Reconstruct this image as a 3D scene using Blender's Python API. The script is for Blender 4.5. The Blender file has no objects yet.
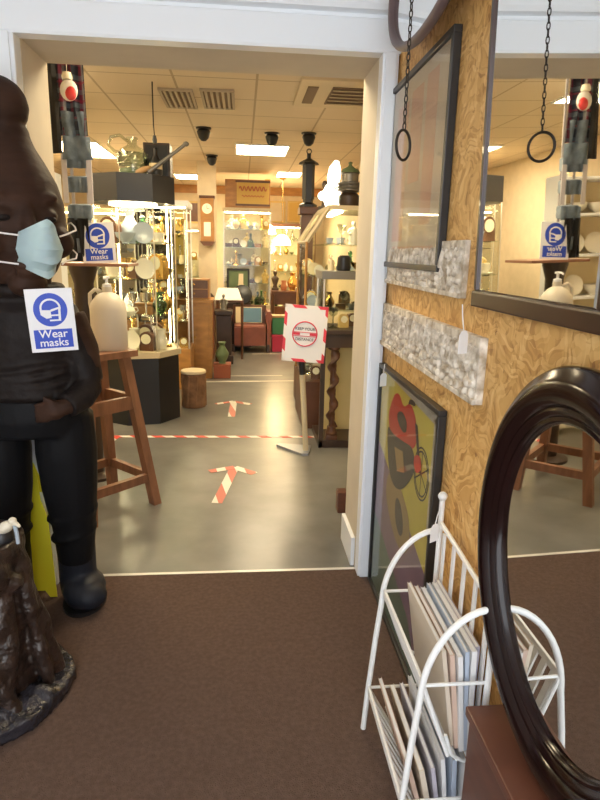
import bpy, bmesh, math, random
from mathutils import Vector, Matrix, Euler
random.seed(7)
PI = math.pi
SC = bpy.context.scene
COL = SC.collection
R = math.radians

# ------------------------------------------------------------------ materials
MATS = {}
def mat(name, col, rough=0.5, metal=0.0, bump=0.0, bscale=30.0, var=0.0, vscale=8.0, var_col=None, spec=0.5, coat=0.0, stretch=None, trans=0.0):
    m = bpy.data.materials.new(name); m.use_nodes = True; MATS[name] = m
    nt = m.node_tree; b = nt.nodes['Principled BSDF']
    b.inputs['Base Color'].default_value = (*col, 1); b.inputs['Roughness'].default_value = rough
    b.inputs['Metallic'].default_value = metal; b.inputs['Specular IOR Level'].default_value = spec
    b.inputs['Coat Weight'].default_value = coat
    b.inputs['Transmission Weight'].default_value = trans
    tc = nt.nodes.new('ShaderNodeTexCoord'); src = tc.outputs['Object']
    if stretch:
        mp = nt.nodes.new('ShaderNodeMapping'); mp.inputs['Scale'].default_value = stretch
        nt.links.new(src, mp.inputs['Vector']); src = mp.outputs['Vector']
    if var:
        n = nt.nodes.new('ShaderNodeTexNoise'); n.inputs['Scale'].default_value = vscale; n.inputs['Detail'].default_value = 5
        nt.links.new(src, n.inputs['Vector'])
        r = nt.nodes.new('ShaderNodeValToRGB'); r.color_ramp.elements[0].position = .35; r.color_ramp.elements[1].position = .68
        vc = var_col or tuple(max(0, c * (1 - var)) for c in col)
        r.color_ramp.elements[0].color = (*vc, 1); r.color_ramp.elements[1].color = (*col, 1)
        nt.links.new(n.outputs['Fac'], r.inputs['Fac']); nt.links.new(r.outputs['Color'], b.inputs['Base Color'])
    if bump:
        n2 = nt.nodes.new('ShaderNodeTexNoise'); n2.inputs['Scale'].default_value = bscale; n2.inputs['Detail'].default_value = 4
        nt.links.new(src, n2.inputs['Vector'])
        bp = nt.nodes.new('ShaderNodeBump'); bp.inputs['Strength'].default_value = bump; bp.inputs['Distance'].default_value = .02
        nt.links.new(n2.outputs['Fac'], bp.inputs['Height']); nt.links.new(bp.outputs['Normal'], b.inputs['Normal'])
    return m

def glow(name, col, s):
    m = bpy.data.materials.new(name); m.use_nodes = True; MATS[name] = m
    b = m.node_tree.nodes['Principled BSDF']; b.inputs['Base Color'].default_value = (*col, 1)
    b.inputs['Emission Color'].default_value = (*col, 1); b.inputs['Emission Strength'].default_value = s
    return m

def glassy(name, tint, gloss=.06):
    m = bpy.data.materials.new(name); m.use_nodes = True; MATS[name] = m
    nt = m.node_tree; nt.nodes.clear()
    o = nt.nodes.new('ShaderNodeOutputMaterial'); t = nt.nodes.new('ShaderNodeBsdfTransparent'); t.inputs[0].default_value = (*tint, 1)
    g = nt.nodes.new('ShaderNodeBsdfGlossy'); g.inputs['Roughness'].default_value = .03
    f = nt.nodes.new('ShaderNodeLayerWeight'); f.inputs['Blend'].default_value = .5
    pw = nt.nodes.new('ShaderNodeMath'); pw.operation = 'POWER'; pw.inputs[1].default_value = 5; nt.links.new(f.outputs['Facing'], pw.inputs[0])
    mx = nt.nodes.new('ShaderNodeMixShader'); ad = nt.nodes.new('ShaderNodeMath'); ad.operation = 'MULTIPLY_ADD'; ad.inputs[1].default_value = .4; ad.inputs[2].default_value = gloss
    nt.links.new(pw.outputs[0], ad.inputs[0]); nt.links.new(ad.outputs[0], mx.inputs[0])
    nt.links.new(t.outputs[0], mx.inputs[1]); nt.links.new(g.outputs[0], mx.inputs[2]); nt.links.new(mx.outputs[0], o.inputs[0])
    return m

def stripes(name, c1, c2, pitch, ang=45, rough=.5):
    m = mat(name, c1, rough); nt = m.node_tree; b = nt.nodes['Principled BSDF']
    tc = [n for n in nt.nodes if n.type == 'TEX_COORD'][0]
    sp = nt.nodes.new('ShaderNodeVectorMath'); sp.operation = 'DOT_PRODUCT'
    a = R(ang); sp.inputs[1].default_value = (math.cos(a) / pitch, math.sin(a) / pitch, math.sin(a) / pitch)
    nt.links.new(tc.outputs['Object'], sp.inputs[0])
    fr = nt.nodes.new('ShaderNodeMath'); fr.operation = 'FRACT'; nt.links.new(sp.outputs['Value'], fr.inputs[0])
    lt = nt.nodes.new('ShaderNodeMath'); lt.operation = 'LESS_THAN'; lt.inputs[1].default_value = .5; nt.links.new(fr.outputs[0], lt.inputs[0])
    mx = nt.nodes.new('ShaderNodeMix'); mx.data_type = 'RGBA'
    mx.inputs[6].default_value = (*c1, 1); mx.inputs[7].default_value = (*c2, 1)
    nt.links.new(lt.outputs[0], mx.inputs[0]); nt.links.new(mx.outputs[2], b.inputs['Base Color'])
    return m

def osb():
    m = mat('osb', (.55, .33, .14), .6); nt = m.node_tree; b = nt.nodes['Principled BSDF']
    tc = [n for n in nt.nodes if n.type == 'TEX_COORD'][0]
    nz = nt.nodes.new('ShaderNodeTexNoise'); nz.inputs['Scale'].default_value = 6; nt.links.new(tc.outputs['Object'], nz.inputs['Vector'])
    av = nt.nodes.new('ShaderNodeVectorMath'); av.operation = 'MULTIPLY_ADD'; av.inputs[1].default_value = (.25, .25, .25)
    nt.links.new(nz.outputs['Color'], av.inputs[0]); nt.links.new(tc.outputs['Object'], av.inputs[2])
    cols = []
    for sc, rz in (((1, 26, 84), .5), ((1, 80, 28), -.4)):
        mp = nt.nodes.new('ShaderNodeMapping'); mp.inputs['Scale'].default_value = sc; mp.inputs['Rotation'].default_value = (rz, 0, 0)
        nt.links.new(av.outputs[0], mp.inputs['Vector'])
        v = nt.nodes.new('ShaderNodeTexVoronoi'); v.inputs['Scale'].default_value = 1.0; nt.links.new(mp.outputs[0], v.inputs['Vector'])
        s = nt.nodes.new('ShaderNodeSeparateColor'); nt.links.new(v.outputs['Color'], s.inputs[0]); cols.append(s.outputs[0])
    ad = nt.nodes.new('ShaderNodeMath'); ad.operation = 'ADD'; nt.links.new(cols[0], ad.inputs[0]); nt.links.new(cols[1], ad.inputs[1])
    n3 = nt.nodes.new('ShaderNodeTexNoise'); n3.inputs['Scale'].default_value = 18; n3.inputs['Detail'].default_value = 8
    nt.links.new(tc.outputs['Object'], n3.inputs['Vector'])
    a2 = nt.nodes.new('ShaderNodeMath'); a2.operation = 'MULTIPLY_ADD'; a2.inputs[1].default_value = .9; nt.links.new(n3.outputs['Fac'], a2.inputs[0]); nt.links.new(ad.outputs[0], a2.inputs[2])
    r = nt.nodes.new('ShaderNodeValToRGB'); e = r.color_ramp.elements
    e[0].position = .1; e[0].color = (.16, .06, .018, 1); e[1].position = 1; e[1].color = (.82, .56, .24, 1)
    for p, c in ((.25, (.44, .21, .055)), (.5, (.62, .34, .10)), (.75, (.74, .45, .16))):
        x = e.new(p); x.color = (*c, 1)
    dv = nt.nodes.new('ShaderNodeMath'); dv.operation = 'MULTIPLY'; dv.inputs[1].default_value = .40; nt.links.new(a2.outputs[0], dv.inputs[0])
    nt.links.new(dv.outputs[0], r.inputs['Fac']); nt.links.new(r.outputs['Color'], b.inputs['Base Color'])
    bp = nt.nodes.new('ShaderNodeBump'); bp.inputs['Strength'].default_value = .25; bp.inputs['Distance'].default_value = .01
    nt.links.new(ad.outputs[0], bp.inputs['Height']); nt.links.new(bp.outputs['Normal'], b.inputs['Normal'])
    return m

def tiles(name, col, line, pitch, w, off=(0, 0), rough=.8):
    m = mat(name, col, rough); nt = m.node_tree; b = nt.nodes['Principled BSDF']
    tc = [n for n in nt.nodes if n.type == 'TEX_COORD'][0]
    sp = nt.nodes.new('ShaderNodeSeparateXYZ'); nt.links.new(tc.outputs['Object'], sp.inputs[0])
    outs = []
    for ax in (0, 1):
        a = nt.nodes.new('ShaderNodeMath'); a.operation = 'ADD'; a.inputs[1].default_value = 60 - off[ax]; nt.links.new(sp.outputs[ax], a.inputs[0])
        d = nt.nodes.new('ShaderNodeMath'); d.operation = 'DIVIDE'; d.inputs[1].default_value = pitch; nt.links.new(a.outputs[0], d.inputs[0])
        f = nt.nodes.new('ShaderNodeMath'); f.operation = 'FRACT'; nt.links.new(d.outputs[0], f.inputs[0])
        l = nt.nodes.new('ShaderNodeMath'); l.operation = 'LESS_THAN'; l.inputs[1].default_value = w / pitch; nt.links.new(f.outputs[0], l.inputs[0]); outs.append(l.outputs[0])
    mxm = nt.nodes.new('ShaderNodeMath'); mxm.operation = 'MAXIMUM'; nt.links.new(outs[0], mxm.inputs[0]); nt.links.new(outs[1], mxm.inputs[1])
    mx = nt.nodes.new('ShaderNodeMix'); mx.data_type = 'RGBA'; mx.inputs[6].default_value = (*col, 1); mx.inputs[7].default_value = (*line, 1)
    nt.links.new(mxm.outputs[0], mx.inputs[0]); nt.links.new(mx.outputs[2], b.inputs['Base Color'])
    return m

def checks(name, cs):
    """tartan: dark ground crossed by red, blue and pale bands"""
    m = mat(name, cs[0], .9); nt = m.node_tree; b = nt.nodes['Principled BSDF']
    tc = [n for n in nt.nodes if n.type == 'TEX_COORD'][0]
    sp = nt.nodes.new('ShaderNodeSeparateXYZ'); nt.links.new(tc.outputs['Object'], sp.inputs[0])
    last = None
    for i, (ax, pitch, w, c) in enumerate(((0, .05, .4, cs[1]), (2, .07, .35, cs[2]), (0, .1, .12, cs[3]), (2, .09, .12, cs[1]))):
        d = nt.nodes.new('ShaderNodeMath'); d.operation = 'MULTIPLY_ADD'; d.inputs[1].default_value = 1 / pitch; d.inputs[2].default_value = 50.13 * (i + 1); nt.links.new(sp.outputs[ax], d.inputs[0])
        f = nt.nodes.new('ShaderNodeMath'); f.operation = 'FRACT'; nt.links.new(d.outputs[0], f.inputs[0])
        l = nt.nodes.new('ShaderNodeMath'); l.operation = 'LESS_THAN'; l.inputs[1].default_value = w; nt.links.new(f.outputs[0], l.inputs[0])
        h = nt.nodes.new('ShaderNodeMath'); h.operation = 'MULTIPLY'; h.inputs[1].default_value = .55; nt.links.new(l.outputs[0], h.inputs[0])
        mx = nt.nodes.new('ShaderNodeMix'); mx.data_type = 'RGBA'; mx.inputs[7].default_value = (*c, 1)
        if last: nt.links.new(last, mx.inputs[6])
        else: mx.inputs[6].default_value = (*cs[0], 1)
        nt.links.new(h.outputs[0], mx.inputs[0]); last = mx.outputs[2]
    nt.links.new(last, b.inputs['Base Color'])
    return m

osb()
mat('carpet', (.165, .108, .085), .95, bump=.8, bscale=220, var=.22, vscale=60, spec=.1)
mat('concrete', (.185, .18, .165), .28, var=.3, vscale=3.5, bump=.06, bscale=6, spec=.5)
mat('white_paint', (.80, .82, .84), .45); mat('white_gloss', (.82, .85, .88), .3)
mat('reveal_paint', (.60, .53, .42), .7, var=.08, vscale=5)
mat('cream_wall', (.66, .55, .38), .8, var=.1)
tiles('ceiling_tile', (.66, .55, .40), (.42, .33, .22), .6, .018, (.10, .55))
mat('front_ceiling', (.75, .75, .75), .8)
mat('threshold', (.75, .73, .68), .35, metal=.3)
mat('carved_head', (.050, .024, .015), .6, bump=.3, bscale=9, var=.4, vscale=6, stretch=(1, 1, 3), spec=.14)
mat('carved_jacket', (.018, .013, .0115), .55, bump=.5, bscale=14, var=.4, vscale=7, spec=.14)
mat('carved_trousers', (.008, .008, .009), .55, bump=.3, bscale=8, spec=.12)
mat('carved_boot', (.016, .018, .026), .5, bump=.25, bscale=10, spec=.25)
mat('mask_blue', (.66, .82, .86), .8); mat('elastic', (.75, .70, .68), .8)
mat('sign_white', (.78, .78, .80), .4); mat('sign_blue', (.012, .055, .48), .4); mat('sign_red', (.62, .03, .06), .5); mat('sign_black', (.02, .02, .025), .5)
mat('tray_wood', (.30, .13, .07), .4, var=.3, stretch=(2, 30, 30))
mat('yellow_plastic', (.82, .74, .03), .4)
mat('gnarl', (.045, .026, .019), .3, bump=.9, bscale=22, var=.6, vscale=15)
mat('gnarl_black', (.014, .013, .017), .22, bump=1.0, bscale=26, var=.5, vscale=20, var_col=(.03, .028, .036))
mat('cream_plastic', (.72, .66, .52), .4); mat('blue_grey', (.30, .36, .42), .4); mat('black_plastic', (.012, .012, .013), .4)
mat('stool_wood', (.27, .12, .062), .45, var=.3, vscale=5, stretch=(6, 6, 1), bump=.08, bscale=20)
mat('jug_plastic', (.66, .60, .49), .4)
checks('tartan', ((.05, .055, .08), (.36, .035, .08), (.17, .23, .28), (.5, .5, .5)))
mat('bag_cloth', (.27, .33, .39), .9, var=.3, vscale=20, bump=.3, bscale=40); mat('strap_cloth', (.52, .49, .50), .9)
mat('bauble_white', (.75, .72, .68), .4); mat('bauble_red', (.65, .05, .05), .4)
mat('cabinet_black', (.012, .012, .014), .35); mat('cab_cream', (.55, .46, .30), .5); mat('silver_trim', (.65, .62, .55), .3, metal=.8)
glassy('pane', (.97, .98, .96), .02); glassy('shelf_glass', (.90, .96, .92), .08); glassy('picture_glass', (.98, .98, .98), .04)
mirror = mat('mirror_silver', (.86, .87, .86), .015, metal=1.0)
mat('mahogany', (.014, .005, .0045), .16, var=.3, vscale=6, spec=.35); mat('mirror_brown', (.045, .016, .010), .3, var=.3, vscale=6, coat=.2)
mat('picture_black', (.022, .020, .019), .4)
mat('iron', (.035, .028, .022), .5, metal=.6)
mat('rack_white', (.80, .80, .78), .4)
mat('rope_white', (.75, .74, .72), .8); mat('tag_white', (.82, .82, .83), .6)
mat('relief_white', (.90, .82, .70), .75, bump=.6, bscale=50, var=.55, vscale=28, var_col=(.42, .34, .24))
mat('map_paper', (.62, .54, .40), .8, var=.18, vscale=5, var_col=(.56, .47, .33)); mat('map_pink', (.60, .37, .26), .8, var=.2, vscale=6, var_col=(.62, .45, .31))
mat('poster_yellow', (.50, .42, .07), .7, var=.15, vscale=4); mat('poster_grey', (.36, .33, .27), .7); mat('poster_purple', (.22, .14, .20), .7, var=.2, vscale=6); mat('poster_green', (.10, .15, .11), .7)
mat('poster_red', (.42, .035, .025), .7); mat('poster_dark', (.035, .03, .03), .7); mat('poster_brown', (.25, .17, .07), .7)
mat('paper_cream', (.62, .53, .42), .8); mat('paper_white', (.70, .69, .68), .8); mat('paper_blue', (.42, .48, .58), .7); mat('paper_dark', (.02, .022, .03), .7); mat('paper_pink', (.58, .42, .33), .8); mat('paper_lilac', (.45, .42, .48), .7)
mat('box_wood', (.13, .045, .025), .4, var=.3, vscale=6, stretch=(1, 1, 4)); mat('pine', (.40, .24, .10), .6, var=.2)
mat('china_white', (.80, .76, .66), .25); mat('china_cream', (.72, .60, .38), .3); mat('china_blue', (.40, .46, .55), .25); mat('silver', (.75, .72, .66), .2, metal=1); mat('brass', (.75, .50, .16), .25, metal=1)
glassy('clear_glass', (.80, .84, .78), .12); glassy('green_glass', (.25, .50, .32), .12)
mat('bronze', (.05, .032, .02), .4); mat('terracotta', (.38, .14, .06), .5); mat('moss_pot', (.12, .17, .08), .5); mat('pewter', (.20, .19, .17), .35, metal=.6); mat('mauve_frame', (.13, .085, .085), .45); mat('gilt', (.60, .42, .14), .4)
mat('oak_orange', (.42, .20, .055), .4, var=.3, vscale=6, stretch=(1, 1, 3)); mat('walnut', (.13, .05, .022), .38, var=.35, vscale=6); mat('dark_oak', (.05, .028, .018), .4, var=.3); mat('red_leather', (.26, .075, .04), .4, var=.25, vscale=5)
mat('clock_face', (.85, .80, .62), .4); mat('label_yellow', (.55, .36, .08), .5); mat('label_red', (.40, .08, .03), .5)
mat('log_side', (.30, .15, .07), .8, var=.5, vscale=9, bump=.8, bscale=20); mat('log_top', (.72, .58, .38), .7)
mat('red_box', (.27, .07, .03), .6); mat('red_crate', (.42, .02, .06), .5); mat('green_box', (.04, .17, .07), .5); mat('art_blue', (.12, .25, .36), .6); mat('sheet_white', (.72, .66, .60), .8)
mat('post_cream', (.55, .46, .30), .5); mat('steel_grey', (.30, .31, .33), .35, metal=.4); mat('yellow_panel', (.60, .50, .24), .6)
mat('vent_cream', (.60, .50, .34), .6); mat('vent_dark', (.17, .11, .06), .7); mat('vent_grey', (.42, .35, .26), .6)
stripes('hazard_tape', (.62, .07, .05), (.78, .74, .68), .13, 40); stripes('arrow_tape', (.58, .16, .12), (.76, .72, .66), .13, 10); stripes('notice_tape', (.70, .04, .07), (.80, .78, .77), .13, 45)
mat('white_tape', (.70, .66, .58), .5)
glow('panel_light', (1, .82, .53), 42); glow('strip_light', (1, .82, .50), 40); glow('lamp_glow', (1, .72, .36), 40); glow('white_lamp', (1, .90, .74), 4)
M = MATS

# ------------------------------------------------------------------ mesh builder
class G:
    def __init__(s): s.bm = bmesh.new()
    def _new(s, f):
        old = set(s.bm.verts); f(); return [v for v in s.bm.verts if v not in old]
    def box(s, lo, hi, bevel=0, rot=None, piv=None):
        c = (Vector(lo) + Vector(hi)) / 2; d = Vector(hi) - Vector(lo)
        vs = bmesh.ops.create_cube(s.bm, size=1)['verts']
        for v in vs: v.co = Vector((v.co.x * d.x, v.co.y * d.y, v.co.z * d.z)) + c
        if bevel:
            es = list({e for v in vs for e in v.link_edges})
            vs = bmesh.ops.bevel(s.bm, geom=es, offset=bevel, segments=2, affect='EDGES', profile=.6)['verts'] + vs
            vs = [v for v in set(vs) if v.is_valid]
        if rot: bmesh.ops.rotate(s.bm, verts=vs, cent=piv or c, matrix=Euler(rot).to_matrix())
        return vs
    def tube(s, pts, r, n=8, closed=False, caps=True, flat=None):
        pts = [Vector(p) for p in pts]; N = len(pts); rs = r if isinstance(r, (list, tuple)) else [r] * N
        rings = []; up = None
        for i, p in enumerate(pts):
            if closed: t = pts[(i + 1) % N] - pts[i - 1]
            else: t = pts[min(i + 1, N - 1)] - pts[max(i - 1, 0)]
            t.normalize()
            if up is None: up = Vector((0, 0, 1)) if abs(t.z) < .9 else Vector((0, 1, 0))
            a = t.cross(up)
            if a.length < 1e-4: a = t.orthogonal()
            a.normalize(); b = a.cross(t).normalized(); up = b
            k = flat or 1
            rings.append([s.bm.verts.new(p + (a * math.cos(2 * PI * j / n) + b * math.sin(2 * PI * j / n) * k) * rs[i]) for j in range(n)])
        for i in range(N if closed else N - 1):
            A, B = rings[i], rings[(i + 1) % N]
            for j in range(n): s.bm.faces.new((A[j], A[(j + 1) % n], B[(j + 1) % n], B[j]))
        if caps and not closed:
            s.bm.faces.new(rings[0][::-1]); s.bm.faces.new(rings[-1])
        return [v for rr in rings for v in rr]
    def lathe(s, prof, c=(0, 0, 0), n=20, sq=(1, 1), mtx=None):
        c = Vector(c); rings = []; allv = []
        for r, z in prof:
            if r < 1e-5: ring = [s.bm.verts.new((0, 0, z))]
            else: ring = [s.bm.verts.new((r * sq[0] * math.cos(2 * PI * j / n), r * sq[1] * math.sin(2 * PI * j / n), z)) for j in range(n)]
            rings.append(ring); allv += ring
        for A, B in zip(rings, rings[1:]):
            for j in range(n):
                k = (j + 1) % n
                if len(A) == 1 and len(B) == 1: continue
                if len(A) == 1: s.bm.faces.new((A[0], B[k], B[j]))
                elif len(B) == 1: s.bm.faces.new((A[j], A[k], B[0]))
                else: s.bm.faces.new((A[j], A[k], B[k], B[j]))
        if len(rings[0]) > 1: s.bm.faces.new(rings[0][::-1])
        if len(rings[-1]) > 1: s.bm.faces.new(rings[-1])
        for v in allv: v.co = ((mtx @ v.co) if mtx else v.co) + c
        return allv
    def ell(s, c, r, rot=None, n=16):
        vs = bmesh.ops.create_uvsphere(s.bm, u_segments=n, v_segments=max(6, n // 2), radius=1)['verts']
        mr = Euler(rot).to_matrix() if rot else Matrix.Identity(3)
        r = r if isinstance(r, (tuple, list)) else (r, r, r)
        for v in vs: v.co = mr @ Vector((v.co.x * r[0], v.co.y * r[1], v.co.z * r[2])) + Vector(c)
        return vs
    def prism(s, pts, ext):
        a = [s.bm.verts.new(Vector(p)) for p in pts]; b = [s.bm.verts.new(Vector(p) + Vector(ext)) for p in pts]; n = len(a)
        s.bm.faces.new(a[::-1]); s.bm.faces.new(b)
        for j in range(n): s.bm.faces.new((a[j], a[(j + 1) % n], b[(j + 1) % n], b[j]))
        return a + b
    def out(s, name, m, parent=None, smooth=False, local=False):
        bmesh.ops.recalc_face_normals(s.bm, faces=s.bm.faces)
        me = bpy.data.meshes.new(name)
        if parent is not None and not local:
            o = Vector((0, 0, 0)); p = parent
            while p is not None: o += p.location; p = p.parent
            bmesh.ops.translate(s.bm, verts=s.bm.verts, vec=-o)
        if smooth:
            for f in s.bm.faces: f.smooth = True
        s.bm.to_mesh(me); s.bm.free()
        if smooth:
            try: me.set_sharp_from_angle(angle=R(40))
            except Exception: pass
        me.materials.append(M[m]); ob = bpy.data.objects.new(name, me); COL.objects.link(ob)
        if parent is not None: ob.parent = parent
        return ob

def tag(o, label, cat, group=None):
    o['label'] = label; o['category'] = cat
    if group: o['group'] = group
    return o
def thing(name, label, cat, loc=(0, 0, 0), group=None):
    o = bpy.data.objects.new(name, None); o.empty_display_size = .05; COL.objects.link(o); o.location = loc
    return tag(o, label, cat, group)
def struct(o): o['kind'] = 'structure'; return o
def dup(o, loc=None, rot=None, label=None, group=None, material=None, parent=None):
    c = o.copy(); COL.objects.link(c); c.parent = parent
    if loc is not None: c.location = loc
    if rot is not None: c.rotation_euler = rot
    if label: c['label'] = label
    if group: c['group'] = group
    if material and c.type == 'MESH':
        c.material_slots[0].link = 'OBJECT'; c.material_slots[0].material = M[material]
    for ch in list(o.children): dup(ch, parent=c, material=material if ch.get('follow') else None)
    return c
def bake(o):
    dg = bpy.context.evaluated_depsgraph_get(); me = bpy.data.meshes.new_from_object(o.evaluated_get(dg)); old = o.data
    o.modifiers.clear(); o.data = me; me.name = old.name
    for p in me.polygons: p.use_smooth = True
def remesh(o, vox, smooth=4):
    r = o.modifiers.new('r', 'REMESH'); r.mode = 'VOXEL'; r.voxel_size = vox
    s = o.modifiers.new('s', 'SMOOTH'); s.iterations = smooth; s.factor = .5
    bpy.context.view_layer.update(); bake(o)
def text(name, body, size, m, parent, loc, rot=(PI / 2, 0, 0), ext=.0006, sx=1.0, bold=0.0):
    cu = bpy.data.curves.new(name, 'FONT'); cu.body = body; cu.size = size; cu.align_x = 'CENTER'; cu.align_y = 'CENTER'; cu.extrude = ext; cu.offset = bold
    t = bpy.data.objects.new(name, cu); COL.objects.link(t); bpy.context.view_layer.update()
    me = bpy.data.meshes.new_from_object(t.evaluated_get(bpy.context.evaluated_depsgraph_get()))
    bpy.data.objects.remove(t); o = bpy.data.objects.new(name, me); me.materials.clear(); me.materials.append(M[m]); COL.objects.link(o)
    me.transform(Matrix.Translation(loc) @ Euler(rot).to_matrix().to_4x4() @ Matrix.Diagonal((sx, 1, 1, 1)))
    if parent: o.parent = parent
    return o
def circ(c, r, n=24, plane='xz', sq=1.0, a0=0, a1=2 * PI, closed=True):
    out = []
    for i in range(n if closed else n + 1):
        a = a0 + (a1 - a0) * i / n; u, v = r * math.cos(a), r * sq * math.sin(a)
        out.append(Vector(c) + (Vector((u, 0, v)) if plane == 'xz' else Vector((0, u, v)) if plane == 'yz' else Vector((u, v, 0))))
    return out

# ------------------------------------------------------------------ setting
YD = 2.62
def sbox(name, lo, hi, m, bevel=0):
    g = G(); g.box(lo, hi, bevel); return struct(g.out(name, m))
sbox('floor', (-3.3, YD, -.06), (1.7, 12.3, 0), 'concrete')
sbox('floor.001', (-1.7, -1.2, -.06), (.75, YD - .012, .004), 'carpet')
sbox('trim_1', (-.83, YD - .012, -.03), (.60, YD + .006, .006), 'threshold')
sbox('wall_right', (.62, -1.2, 0), (.72, YD, 2.72), 'osb')
sbox('wall_left', (-1.72, -1.2, 0), (-1.62, YD, 2.72), 'white_paint')
sbox('ceiling', (-3.3, YD + .32, 2.7), (1.7, 12.3, 2.76), 'ceiling_tile')
sbox('ceiling.001', (-1.72, -1.2, 2.72), (.72, YD + .32, 2.78), 'front_ceiling')
g = G()
g.box((-3.3, YD, 0), (-.835, YD + .32, 2.72)); g.box((.55, YD, 0), (1.7, YD + .32, 2.72)); g.box((-.835, YD, 2.265), (.55, YD + .32, 2.72))
struct(g.out('wall_front', 'reveal_paint'))
sbox('wall_back', (-3.3, 12.2, 0), (1.7, 12.3, 2.7), 'cream_wall')
sbox('wall_left_shop', (-3.3, YD + .32, 0), (-3.2, 12.2, 2.7), 'cream_wall').name = 'wall_left.001'
sbox('wall_right_shop', (1.6, YD + .32, 0), (1.7, 12.2, 2.7), 'cream_wall').name = 'wall_right.001'
# white door frame with the shutter box across the top
def frame_profile(z0):  # profile (y, z) of the header
    return [(YD, z0), (2.555, z0), (2.55, z0 + .01), (2.55, z0 + .115), (2.565, z0 + .122), (2.565, z0 + .135), (2.535, z0 + .142), (2.525, z0 + .16), (2.525, z0 + .25), (YD, z0 + .25)]
g = G(); g.prism([(-1.6, y, z) for y, z in frame_profile(2.262)], (2.22, 0, 0)); struct(g.out('trim_2', 'white_gloss'))
g = G(); g.box((.547, 2.545, 0), (.612, YD, 2.262), .006); g.box((.556, 2.535, 0), (.60, 2.545, 2.262), .003); struct(g.out('trim_3', 'white_gloss'))
g = G(); g.box((-.96, 2.545, .004), (-.835, YD, 2.262), .006); g.box((-.945, 2.535, .004), (-.85, 2.545, 2.262), .003); struct(g.out('trim_4', 'white_gloss'))
g = G(); g.box((.53, YD + .03, 0), (.55, YD + .32, .15), .004); struct(g.out('baseboard_right', 'white_paint'))
g = G(); g.box((-3.3, 12.15, 2.55), (1.7, 12.2, 2.7)); struct(g.out('trim_5', 'oak_orange'))

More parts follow.
